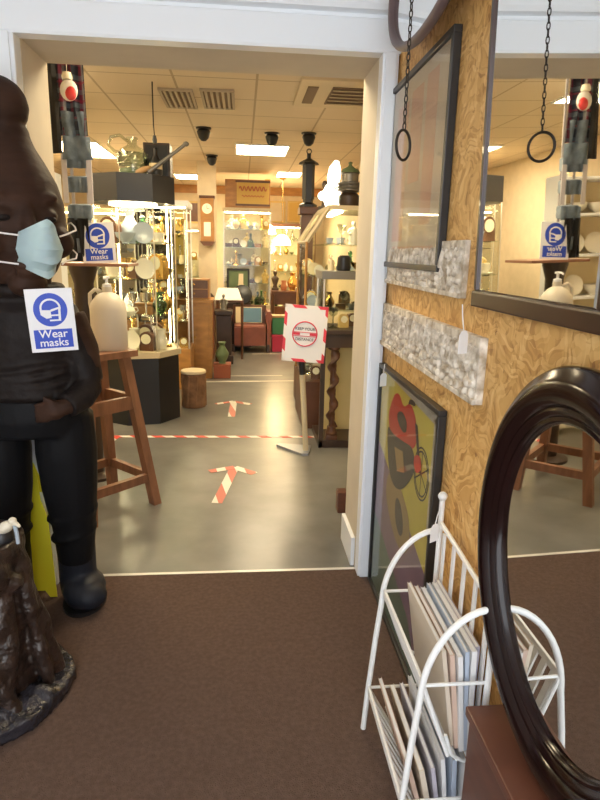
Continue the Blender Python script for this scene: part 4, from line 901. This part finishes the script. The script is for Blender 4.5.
ware('teapot', 'bronze', 'dark bronze kettle at the back of the sloped showcase', (1.20, 5.62, 1.875), 1.2, R(20))
ware('vase', 'clear_glass', 'tall clear glass vase at the front of the sloped showcase', (.76, 5.12, 1.875), .75, 0)

# dark table with barley-twist legs and a small glass case on it
t = thing('barley_twist_table', 'dark wooden side table with barley-twist legs by the door frame', 'table', (.83, 4.70, 0))
g = G(); g.box((.585, 4.47, .90), (1.10, 4.95, .935), .006); g.box((.60, 4.485, .80), (1.085, 4.935, .90)); g.out('top', 'dark_oak', t)
for x in (.705, 1.03):
    for y in (4.53, 4.89):
        g = G(); n = 60; rings = []
        for i in range(n + 1):
            z = .16 + .62 * i / n; ph = i / n * 2 * PI * 3.2
            rings.append([g.bm.verts.new((x + .012 * math.cos(ph) + (.03 + .007 * math.cos(2 * (a - ph))) * math.cos(a), y + .012 * math.sin(ph) + (.03 + .007 * math.cos(2 * (a - ph))) * math.sin(a), z)) for a in [j * PI / 6 for j in range(12)]])
        for A, B in zip(rings, rings[1:]):
            for j in range(12): g.bm.faces.new((A[j], A[(j + 1) % 12], B[(j + 1) % 12], B[j]))
        g.bm.faces.new(rings[0][::-1]); g.bm.faces.new(rings[-1])
        g.box((x - .045, y - .035, .06), (x + .045, y + .035, .10), .004); g.lathe([(.045, .10), (.05, .12), (.036, .14), (.036, .165)], (x, y, 0), 16); g.lathe([(.032, .775), (.046, .785), (.046, .80)], (x, y, 0), 16)
        g.out('twist_leg', 'walnut', t, True)
g = G(); g.box((.60, 4.485, .0), (.635, 4.52, .80), .003); g.out('corner_stile', 'dark_oak', t)
g = G(); g.box((.60, 4.485, .0), (1.085, 4.935, .06), .004); g.out('plinth', 'dark_oak', t)
g = G(); g.box((.64, 4.80, .06), (1.08, 4.81, .80)); g.out('yellow_panel', 'yellow_panel', t)
cb = cabinet('table_case', 'small table-top glass case on the barley-twist table', (.60, 4.50, 0), (1.06, 4.90, 1.37), [], base=0, light=False, roof='pewter')
for ch in list(cb.children):
    for v in ch.data.vertices:
        if ch.name.startswith('top'): continue
        wz = v.co.z
        if wz < .02: v.co.z = .936
fill('table-top case', [.937], .66, 1.0, 4.58, 4.82, 4, 41, names=['only'], s0=1.0, s1=1.4)
g = G(); g.lathe([(0, 1.371), (.05, 1.371), (.055, 1.4), (.05, 1.47), (.035, 1.485), (0, 1.485)], (.775, 4.65, 0), 20); tag(g.out('black_jar', 'cabinet_black', None, True), 'black jar standing on the small table-top glass case', 'jar')
ware('figurine', 'china_cream', 'cream china figurine left of the black jar on the table-top case', (.68, 4.68, 1.371), .55, 0)
ware('bowl', 'brass', 'brass bowl right of the black jar on the table-top case', (.89, 4.66, 1.371), .7, 0)

# distancing notice on its post
t = thing('distance_notice', 'white KEEP YOUR DISTANCE notice edged with red tape on a cream post', 'sign', (.46, 4.36, 0))
g = G(); hw, hh = .155, .205
g.box((-hw, -.003, -hh), (hw, .003, hh)); bo = g.out('board', 'sign_white', None, local=True)
g = G()
for (x0, z0, x1, z1) in ((-hw, hh - .022, hw, hh), (-hw, -hh, hw, -hh + .022), (-hw, -hh, -hw + .02, hh), (hw - .02, -hh, hw, hh)): g.box((x0, -.0045, z0), (x1, -.0032, z1))
tp = g.out('tape_edge', 'notice_tape', bo, local=True)
g = G(); g.tube([Vector((.088 * math.cos(a), -.0045, .088 * math.sin(a))) for a in [i * PI / 24 for i in range(48)]], .0045, 6, closed=True); 
for z in (.012, -.016): g.box((-.086, -.006, z - .002), (.086, -.0035, z + .002))
g.box((-.083, -.0055, -.010), (-.035, -.0035, .008)); g.box((.035, -.0055, -.010), (.083, -.0035, .008))
g.out('red_roundel', 'sign_red', bo, local=True)
text('lettering', 'KEEP YOUR', .028, 'sign_black', bo, (0, -.0045, .036), bold=.0002); text('lettering', 'DISTANCE', .028, 'sign_black', bo, (0, -.0045, -.040), bold=.0002)
bo.parent = t; bo.location = Vector((.451, 4.30, .928)) - t.location; bo.rotation_euler = (0, R(3.5), R(-4))
g = G(); g.tube([(.488, 4.38, .02), (.462, 4.365, .40), (.438, 4.35, .70)], .021, 12); g.out('post', 'post_cream', t, True)
g = G(); g.tube([(.446, 4.355, .62), (.432, 4.345, .80), (.432, 4.33, 1.0)], .023, 12); g.out('clamp', 'black_plastic', t, True)
g = G(); g.prism([(.27, 4.53, .0), (.30, 4.56, .0), (.54, 4.50, .0), (.50, 4.30, .0), (.45, 4.30, 0)], (0, 0, .018)); g.out('foot_plate', 'steel_grey', t)

# ------------------------------------------------------------------ floor tape
def strip(g, a, b, w, z=.001):
    a, b = Vector((*a, z)), Vector((*b, z)); d = (b - a).normalized(); n_ = Vector((-d.y, d.x, 0)) * w / 2
    g.prism([a - n_, b - n_, b + n_, a + n_], (0, 0, .001))
g = G(); strip(g, (-1.3, 4.83), (.60, 4.775), .05); tag(g.out('floor_tape', 'hazard_tape'), 'red and white hazard tape line across the floor at the showcase', 'tape')
g = G(); strip(g, (-1.12, 4.32), (-1.02, 4.80), .05, .0035); tag(g.out('floor_tape', 'hazard_tape'), 'short piece of red and white tape on the floor behind the stool', 'tape')
g = G(); strip(g, (-.55, 6.95), (.75, 7.03), .05); tag(g.out('floor_tape', 'white_tape'), 'pale tape line across the floor beyond the second arrow', 'tape')
g = G(); strip(g, (-.35, 7.30), (.50, 7.34), .03); tag(g.out('floor_tape', 'white_tape'), 'thin pale tape line just beyond the wider pale tape', 'tape')
g = G(); strip(g, (.15, 8.95), (.75, 9.0), .05); tag(g.out('floor_tape', 'white_tape'), 'pale tape line on the floor nearest the red settle', 'tape')
def arrow(lab, base, tip, w, hd):
    g = G(); b, t_ = Vector(base), Vector(tip); d = (t_ - b).normalized(); n_ = Vector((-d.y, d.x))
    strip(g, b, t_ - d * w * .3, w); 
    for s in (-1, 1): strip(g, t_, t_ - d * hd * .5 + n_ * s * hd * .75, w * .95, .0021 + .0011 * (s > 0))
    o = g.out('floor_arrow', 'arrow_tape'); tag(o, lab, 'floor arrow', 'taped floor arrows')
arrow('red and white taped arrow on the floor nearest the doorway', (-.155, 3.44), (-.055, 4.06), .066, .21)
arrow('red and white taped arrow on the floor farther into the shop', (-.10, 5.42), (-.085, 6.0), .066, .23)

# ------------------------------------------------------------------ furniture and bric-a-brac along the aisle
t = thing('log_stool', 'log seat with bark sides and pale top beside the octagonal showcase', 'stool', (-.475, 5.83, 0))
g = G(); prof = [(.115, 0), (.118, .02), (.112, .1), (.116, .2), (.113, .33), (.0, .335)]; g.lathe(prof, (-.475, 5.83, 0), 22)
for k in range(9): a = k * .7; g.tube([(-.475 + .113 * math.cos(a + z * .6), 5.83 + .113 * math.sin(a + z * .6), z) for z in (.01, .12, .22, .32)], .012, 6)
g.out('bark', 'log_side', t, True)
g = G(); g.lathe([(0, .336), (.122, .336), (.125, .35), (.118, .362), (0, .364)], (-.475, 5.83, 0), 22); g.out('top', 'log_top', t, True)
t = thing('orange_cupboard', 'orange wooden cupboard behind the log seat', 'cupboard', (-.66, 7.35, 0))
g = G(); g.box((-.80, 7.15, 0), (-.36, 7.55, .90), .006); g.out('carcass', 'oak_orange', t)
g = G(); g.box((-.82, 7.13, .90), (-.34, 7.57, .94), .008); g.out('top', 'oak_orange', t)
for x in (-.78, -.575): g = G(); g.box((x, 7.138, .06), (x + .185, 7.15, .86), .004); dd = g.out('door', 'oak_orange', t); g = G(); g.ell((x + (.165 if x < -.7 else .02), 7.13, .5), .012); g.out('knob', 'brass', dd, True)
t = thing('wooden_chest', 'small orange chest with two drawers on the orange cupboard', 'chest', (-.62, 7.33, .94))
g = G(); g.box((-.74, 7.22, .941), (-.38, 7.46, 1.17), .004); g.out('body', 'oak_orange', t)
for z in (.955, 1.06): g = G(); g.box((-.72, 7.208, z), (-.40, 7.22, z + .095), .003); dr = g.out('drawer', 'walnut', t); g = G(); g.ell((-.56, 7.203, z + .048), .012); g.out('knob', 'brass', dr, True)
t = thing('toy_pedestal', 'stepped dark wooden pedestal beside the red settle', 'pedestal', (-.24, 8.25, 0))
for nm, lo, hi in (('plinth', (-.36, 8.1, 0), (-.12, 8.42, .12)), ('column', (-.345, 8.13, .12), (-.145, 8.4, .66)), ('cap', (-.365, 8.1, .66), (-.125, 8.43, .72))): g = G(); g.box(lo, hi, .01); g.out(nm, 'dark_oak', t)
t = thing('red_box', 'orange-red box on the floor beside the log seat', 'box', (-.45, 7.65, 0))
g = G(); g.box((-.34, 7.15, 0), (-.14, 7.35, .14), .004); g.out('body', 'red_box', t); g = G(); g.box((-.345, 7.145, .14), (-.135, 7.355, .17), .004); g.out('lid', 'red_box', t)
ware('vase', 'moss_pot', 'mossy green pot standing on the orange-red box', (-.24, 7.25, .171), 1.3, 0, cat='pot')
ware('figurine', 'pewter', 'grey pewter figure on the stepped dark pedestal', (-.25, 8.26, .721), 1.0, 0)
t = thing('dome_trunk', 'round-topped brown wooden trunk on the floor before the cream pillar', 'trunk', (-.51, 8.65, 0))
g = G(); g.prism([(-.62, 8.5, 0), (-.40, 8.5, 0), (-.40, 8.5, .80)] + [(-.51 + .11 * math.cos(a), 8.5, .80 + .11 * math.sin(a)) for a in [i * PI / 10 for i in range(1, 10)]] + [(-.62, 8.5, .80)], (0, .35, 0)); g.out('body', 'red_leather', t)
for y in (8.49, 8.66, 8.83): g = G(); g.tube([(-.51 + .113 * math.cos(a), y, .80 + .113 * math.sin(a)) for a in [i * PI / 10 for i in range(11)]], .01, 6); g.out('strap', 'dark_oak', t, True)
t = thing('table_writing', 'small brown table with white cloth between trunk and centre cabinet', 'table', (-.22, 9.15, 0)); t.name = 'side_table'
g = G(); g.box((-.40, 8.95, .78), (-.02, 9.02, .80), .004); g.bm.free()
g = G(); g.box((-.36, 8.48, .80), (.02, 8.86, .83), .004); g.out('top', 'walnut', t)
for x in (-.34, -.0):
    for y in (8.50, 8.84): g = G(); g.tube([(x, y, .80), (x, y, 0)], [.022, .016], 8); g.out('leg', 'walnut', t, True)
g = G(); g.prism([(-.38, 8.47, .835), (.0, 8.47, .835), (-.06, 8.75, .98), (-.34, 8.75, .98)], (0, .01, .004)); ws = g.out('white_cloth', 'sheet_white'); tag(ws, 'sloping white cloth lying over the small brown table', 'cloth')

# settle bench with a picture propped on it
t = thing('settle', 'low reddish-brown settle with scrolled arms at the end of the aisle', 'settle', (.12, 9.3, 0))
g = G(); g.box((-.12, 9.12, .12), (.36, 9.58, .40), .01); g.out('seat', 'red_leather', t)
g = G(); g.box((-.12, 9.10, .10), (.36, 9.13, .38), .006); g.out('front_rail', 'red_leather', t)
g = G(); g.box((-.14, 9.52, .38), (.38, 9.60, .68), .012); g.out('backrest', 'walnut', t)
for x in (-.17, .38):
    g = G(); pts = [(0, .0), (.05, .0), (.055, .40), (.075, .55), (.05, .62), (0, .62), (-.03, .56), (-.005, .42)]
    s = 1 if x > 0 else -1
    g.prism([(x + s * u, 9.10, v) for u, v in pts], (0, .48, 0)); g.out('scroll_arm', 'red_leather', t)
for x in (-.16, .37): g = G(); g.box((x, 9.09, 0), (x + .05, 9.14, .12), .004); g.out('front_foot', 'dark_oak', t)
t = thing('propped_picture', 'blue and white picture propped on the reddish-brown settle', 'picture', (.12, 9.45, .40))
g = G(); g.box((-.10, 9.44, .41), (.31, 9.455, .66), .003, (R(-14), 0, 0), Vector((.1, 9.44, .41))); g.out('board', 'china_cream', t)
g = G(); g.box((.02, 9.436, .42), (.30, 9.440, .645), 0, (R(-14), 0, 0), Vector((.1, 9.44, .41))); g.out('blue_art', 'art_blue', t)
g = G(); g.lathe([(0, 0), (.14, 0), (.16, .02), (.15, .05), (.06, .07), (0, .07)], (.0, 9.56, .83), 24, mtx=Euler((R(70), 0, 0)).to_matrix()); tag(g.out('round_hat', 'cabinet_black', None, True), 'dark round plaque leaning on the back of the settle', 'plaque')
bpy.data.objects['round_hat'].name = 'round_plaque'
t = thing('framed_picture', 'black framed picture of a pale gown leaning before the centre cabinet', 'picture', (-.06, 9.78, .68))
g = G(); 
for lo, hi in (((-.24, 9.76, .70), (.12, 9.79, .73)), ((-.24, 9.76, 1.20), (.12, 9.79, 1.23)), ((-.24, 9.76, .73), (-.21, 9.79, 1.20)), ((.09, 9.76, .73), (.12, 9.79, 1.20))): g.box(lo, hi, .002)
g.out('frame', 'picture_black', t)
g = G(); g.box((-.21, 9.775, .73), (.09, 9.785, 1.20)); g.out('print', 'moss_pot', t)
g = G(); g.prism([(-.10, 9.773, .74), (.06, 9.773, .74), (.02, 9.773, 1.0), (.02, 9.773, 1.15), (-.05, 9.773, 1.15), (-.06, 9.773, 1.0)], (0, .002, 0)); g.out('pale_gown', 'china_cream', t)
g = G(); g.box((-.26, 9.60, .0), (.14, 9.82, .70), .006); tag(g.out('low_cupboard', 'dark_oak'), 'low dark cupboard behind the settle under the framed picture', 'cupboard')
t = thing('green_crate', 'green box stacked on the crimson crate right of the settle', 'box', (.56, 9.3, .26)); 
g = G(); g.box((.46, 9.2, .262), (.72, 9.45, .52), .006); g.out('body', 'green_box', t); g = G(); g.box((.45, 9.19, .52), (.73, 9.46, .55), .004); g.out('lid', 'pine', t)
t = thing('red_crate', 'crimson crate on the floor right of the reddish-brown settle', 'crate', (.56, 9.3, 0))
g = G(); g.box((.46, 9.15, 0), (.74, 9.45, .24), .008); g.out('body', 'red_crate', t); g = G(); g.box((.45, 9.14, .235), (.75, 9.46, .261), .005); g.out('rim', 'red_crate', t)

# advertising box on the centre cabinet
t = thing('advertising_box', 'wooden box with yellow advertising panel on the centre cabinet', 'box', (.09, 10.05, 2.155))
g = G(); g.box((-.26, 9.86, 2.156), (.44, 10.2, 2.575), .006); g.out('case', 'oak_orange', t)
g = G(); g.box((-.08, 9.850, 2.215), (.42, 9.86, 2.53), .003); pn = g.out('panel', 'label_yellow', t)
g = G()
g.tube([(-.04 + .42 * i / 40, 9.848, 2.44 + .035 * math.sin(i * 1.1)) for i in range(41)], .008, 6)
g.tube([(.0 + .34 * i / 30, 9.848, 2.33 + .012 * math.sin(i * 1.5)) for i in range(31)], .006, 6); g.out('script', 'label_red', pn, True)
for lo, hi in (((-.10, 9.845, 2.53), (.44, 9.86, 2.56)), ((-.10, 9.845, 2.185), (.44, 9.86, 2.215))): g = G(); g.box(lo, hi, .003); g.out('moulding', 'walnut', t)

g = G(); g.box((.562, 3.26, .0), (.62, 3.34, .13), .006); tag(g.out('wooden_block', 'box_wood'), 'small brown wooden block on the floor just inside the right door post', 'block')
# pictures and high shelves on the far walls
def hung(lab, x, z, w, h, m, wall='back'):
    t = thing('framed_picture', lab, 'picture', (x, 12.19, z), 'pictures on the far wall')
    y = 12.165
    g = G(); k = .03
    for lo, hi in (((x - w, z - h), (x + w, z - h + k)), ((x - w, z + h - k), (x + w, z + h)), ((x - w, z - h + k), (x - w + k, z + h - k)), ((x + w - k, z - h + k), (x + w, z + h - k))): g.box((lo[0], y, lo[1]), (hi[0], 12.198, hi[1]), .003)
    g.out('frame', 'gilt' if m != 'gilt' else 'walnut', t); g = G(); g.box((x - w + k, y + .015, z - h + k), (x + w - k, y + .02, z + h - k)); g.out('print', m, t)
hung('dark framed picture on the far wall left of the cream pillar', -1.75, 1.95, .30, .24, 'dark_oak'); hung('brownish picture highest on the far wall beside the pillar', -.95, 2.2, .22, .20, 'walnut')
hung('pale picture on the far wall right of the centre cabinet', .68, 2.25, .16, .20, 'map_paper'); hung('greenish picture on the far wall at the far left', -2.6, 1.9, .26, .34, 'moss_pot'); hung('golden picture on the far wall above the back cabinet', 1.08, 2.26, .2, .2, 'label_yellow')
cabinet('glass_cabinet', 'bright golden-backed glass cabinet left of the pendulum clock', (-1.28, 7.75, 0), (-.70, 8.15, 2.06), [.9, 1.15, 1.4, 1.65], base=.6, back='label_yellow', basem='oak_orange', roof='white_paint')
fill('golden-backed cabinet', [.6, .9, 1.15, 1.4, 1.65], -1.24, -.74, 7.84, 8.0, 6, 27, s0=1.0, s1=1.4)
# pillar with the wall clock
g = G(); g.box((-.62, 8.92, 0), (-.36, 8.98, 2.7)); struct(g.out('wall_middle', 'cream_wall'))
t = thing('wall_clock', 'brown pendulum wall clock with cream dial hanging on the cream pillar', 'clock', (-.48, 8.86, 1.55))
g = G(); g.box((-.575, 8.80, 1.62), (-.39, 8.918, 2.20), .006); g.out('case', 'oak_orange', t)
g = G(); g.box((-.59, 8.79, 2.20), (-.375, 8.918, 2.235), .006); g.out('cornice', 'walnut', t); g = G(); g.prism([(-.59, 8.79, 1.62), (-.375, 8.79, 1.62), (-.43, 8.79, 1.56), (-.535, 8.79, 1.56)], (0, .12, 0)); g.out('bracket', 'walnut', t)
g = G(); g.prism([(-.483 + .068 * math.cos(a), 8.798, 2.06 + .068 * math.sin(a)) for a in [i * PI / 12 for i in range(24)]], (0, -.006, 0)); dl = g.out('dial', 'clock_face', t)
g = G(); g.box((-.486, 8.788, 2.06), (-.480, 8.791, 2.11)); g.box((-.483, 8.788, 2.057), (-.45, 8.791, 2.063)); g.out('hands', 'sign_black', dl)
g = G(); g.box((-.53, 8.794, 1.69), (-.435, 8.80, 1.88)); g.out('pendulum_window', 'china_white', t)

# red pillar cabinet, far lamps
t = thing('wooden_column', 'dark reddish wooden column behind the sloped showcase carrying the lantern', 'column', (.65, 6.15, 0))
g = G(); g.box((.55, 6.04, 0), (.75, 6.26, .35), .008); g.out('plinth', 'walnut', t)
g = G(); g.box((.575, 6.07, .35), (.695, 6.22, 1.86), .006); g.out('shaft', 'walnut', t)
g = G(); g.box((.555, 6.04, 1.86), (.74, 6.26, 1.93), .008); g.out('capital', 'walnut', t)
def lamp(label, x, y, z, r):
    t = thing('pendant_lamp', label, 'lamp', (x, y, z), 'glowing pendant lamps at the back')
    g = G(); g.lathe([(r, z), (r * .9, z + r * .5), (r * .5, z + r * .95), (r * .2, z + r * 1.1), (0, z + r * 1.1)], (x, y, 0), 18); g.out('shade', 'lamp_glow', t, True)
    g = G(); g.tube([(x, y, z + r * 1.1), (x, y, 2.70)], .006, 6); g.lathe([(.05, 2.68), (.05, 2.70)], (x, y, 0), 12); g.out('cord', 'brass', t, True)
lamp('left of the two glowing pendant lamps at the back of the shop', .44, 10.9, 1.80, .15)
lamp('right of the two glowing pendant lamps at the back of the shop', .68, 10.6, 1.62, .15)
t = thing('hall_table', 'dark red table with ornaments beneath the glowing pendant lamps', 'table', (.7, 10.6, 0))
g = G(); g.box((.50, 10.35, .80), (1.1, 10.85, .85), .006); g.out('top', 'walnut', t)
for x in (.53, 1.06):
    for y in (10.38, 10.81): g = G(); g.tube([(x, y, .8), (x, y, 0)], [.03, .02], 8); g.out('leg', 'walnut', t, True)
g = G(); g.box((.52, 10.37, .62), (1.08, 10.83, .80)); g.out('apron', 'walnut', t)
for i, (k, m) in enumerate((('statuette', 'bronze'), ('jug', 'terracotta'), ('vase', 'brass'), ('figurine', 'gilt'))):
    ware(k, m, f'{DESC[m]} {k} on the dark red table under the pendant lamps', (.57 + i * .15, 10.55, .85), 1.5 if i != 1 else .9, 0, 'ornaments on the dark red table', 'bust' if k == 'statuette' else None)

# boards of small things on the right edge seen over the counter, white shelving seen in the mirror
t = thing('white_shelving', 'white open shelving with plates at the left inside the doorway', 'shelving', (-1.75, 4.45, 0))
for x in (-2.2, -1.3): g = G(); g.box((x - .015, 4.42, 0), (x + .015, 4.68, 2.0), .003); g.out('side_panel', 'white_paint', t)
for z in (.3, .7, 1.1, 1.42, 1.72, 1.98): g = G(); g.box((-2.185, 4.42, z - .02), (-1.315, 4.68, z), .002); g.out('shelf', 'white_paint', t)
g = G(); g.box((-2.185, 4.67, .02), (-1.315, 4.68, 1.98)); g.out('back_panel', 'china_cream', t)
fill('white shelving', [1.1, 1.42, 1.72], -2.1, -1.4, 4.52, 4.58, 4, 51, kinds=[('plate', ['china_white', 'china_blue']), ('bowl', ['china_white'])], s0=1.0, s1=1.2)

# ------------------------------------------------------------------ ceiling fittings
def panel(lab, x0, x1, y0, y1):
    t = thing('ceiling_light', lab, 'ceiling light', ((x0 + x1) / 2, (y0 + y1) / 2, 2.7), 'square ceiling light panels')
    g = G(); g.box((x0, y0, 2.688), (x1, y1, 2.699)); g.out('diffuser', 'panel_light', t)
    g = G(); w = .02
    for lo, hi in (((x0 - w, y0 - w), (x1 + w, y0)), ((x0 - w, y1), (x1 + w, y1 + w)), ((x0 - w, y0), (x0, y1)), ((x1, y0), (x1 + w, y1))): g.box((*lo, 2.684), (*hi, 2.699))
    g.out('rim', 'white_paint', t)
panel('bright ceiling light panel over the middle of the aisle', -.06, .54, 7.45, 8.15)
panel('ceiling light panel farthest away at the back of the shop', .56, .92, 9.75, 10.35)
panel('bright ceiling light panel at the left beyond the pale glass jug', -2.3, -1.7, 7.7, 8.9)
panel('added unseen ceiling light panel above the left side of the shop', -2.3, -1.7, 4.2, 5.4)  # extra panel added out of view for more shop light
panel('added unseen ceiling light panel just inside the doorway', -.35, .25, 3.35, 3.95)  # added behind the door header, unseen, to light the near floor
panel('ceiling light panel above the rear left cabinets', -1.1, -.5, 10.5, 11.1)
def grille(lab, x0, x1, y0, y1, m1, n, along='x', skew=0):
    t = thing('ceiling_vent', lab, 'vent', ((x0 + x1) / 2, (y0 + y1) / 2, 2.7), 'ceiling vents')
    g = G(); g.box((x0, y0, 2.69), (x1, y1, 2.699)); g.out('backing', 'vent_dark', t)
    g = G(); w = .022
    for lo, hi in (((x0 - w, y0 - w), (x1 + w, y0)), ((x0 - w, y1), (x1 + w, y1 + w)), ((x0 - w, y0), (x0, y1)), ((x1, y0), (x1 + w, y1))): g.box((*lo, 2.68), (*hi, 2.699))
    g.out('frame', m1, t)
    for i in range(n):
        f = (i + .5) / n; g = G()
        if along == 'x': y = y0 + (y1 - y0) * f; g.box((x0, y - .012, 2.680), (x1, y + .012, 2.689), 0, (R(25), 0, 0))
        else: x = x0 + (x1 - x0) * f; g.box((x - .012, y0, 2.680), (x + .012, y1, 2.689), 0, (0, R(25), 0))
        g.out('slat', m1, t)
grille('left grey ceiling grille above the octagonal showcase', -.62, -.40, 5.12, 5.68, 'vent_grey', 5, 'y')
grille('right grey ceiling grille above the aisle', -.30, -.08, 5.08, 5.64, 'vent_grey', 5, 'y')
t = thing('air_conditioner', 'cream ceiling air conditioner with brown grille beside the door frame', 'air conditioner', (.75, 5.0, 2.7))
g = G(); g.box((.42, 4.58, 2.672), (1.22, 5.40, 2.699), .008); g.out('housing', 'vent_cream', t)
g = G(); g.box((.66, 4.74, 2.664), (1.06, 5.24, 2.673)); gr = g.out('grille', 'vent_dark', t)
for i in range(5): g = G(); y = 4.79 + i * .1; g.box((.67, y - .02, 2.658), (1.05, y + .02, 2.664), 0, (R(20), 0, 0)); g.out('slat', 'vent_cream', gr)
for lo, hi in (((.48, 4.75), (.56, 5.25)), ((1.12, 4.75), (1.18, 5.25))): g = G(); g.box((*lo, 2.666), (*hi, 2.673), .002); g.out('outlet', 'vent_dark', t)
for i, (x, y, lab) in enumerate(((.312, 6.73, 'small black ceiling spotlight before the aisle light panel'), (.69, 6.65, 'small black ceiling spotlight above the sloped showcase'), (-.39, 8.40, 'small black ceiling spotlight before the cream pillar with the clock'), (-.385, 6.60, 'small black ceiling spotlight over the octagonal showcase end'))):
    t = thing('spotlight', lab, 'spotlight', (x, y, 2.7), 'black ceiling spotlights')
    g = G(); g.lathe([(.075, 2.685), (.08, 2.699)], (x, y, 0), 16); g.out('mount', 'black_plastic', t, True)
    g = G(); g.lathe([(.055, 2.685), (.07, 2.66), (.05, 2.60), (.025, 2.575), (0, 2.57)], (x, y, 0), 16); g.out('head', 'black_plastic', t, True)

# ------------------------------------------------------------------ light
def area(name, loc, size, power, col, rot=(0, 0, 0)):
    l = bpy.data.lights.new(name, 'AREA'); l.energy = power; l.color = col; l.shape = 'RECTANGLE'; l.size, l.size_y = size
    o = bpy.data.objects.new(name, l); COL.objects.link(o); o.location = loc; o.rotation_euler = rot; return o
def point(name, loc, power, col, r=.06):
    l = bpy.data.lights.new(name, 'POINT'); l.energy = power; l.color = col; l.shadow_soft_size = r
    o = bpy.data.objects.new(name, l); COL.objects.link(o); o.location = loc; return o
point('lamp_bulb', (.56, 10.6, 1.55), 30, (1, .72, .38), .1)
w = bpy.data.worlds.new('World'); SC.world = w; w.use_nodes = True
bg = w.node_tree.nodes['Background']; bg.inputs['Color'].default_value = (.91, .955, 1.0, 1); bg.inputs['Strength'].default_value = 4.5

# ------------------------------------------------------------------ camera
cam = bpy.data.cameras.new('camera'); cam.sensor_fit = 'VERTICAL'; cam.sensor_height = 36; cam.lens = 27; cam.clip_start = .05
co = bpy.data.objects.new('camera', cam); COL.objects.link(co)
Mx = Matrix(((0.99538425, 0.00103216, -0.09596416), (-0.09340695, 0.23995923, -0.96627879), (0.02203013, 0.97078242, 0.23894805)))
co.matrix_world = Matrix.Translation((0, 0, 1.5)) @ Mx.to_4x4()
SC.camera = co
SC.view_settings.view_transform = 'Standard'; SC.view_settings.look = 'None'; SC.view_settings.exposure = 0; SC.view_settings.gamma = 1
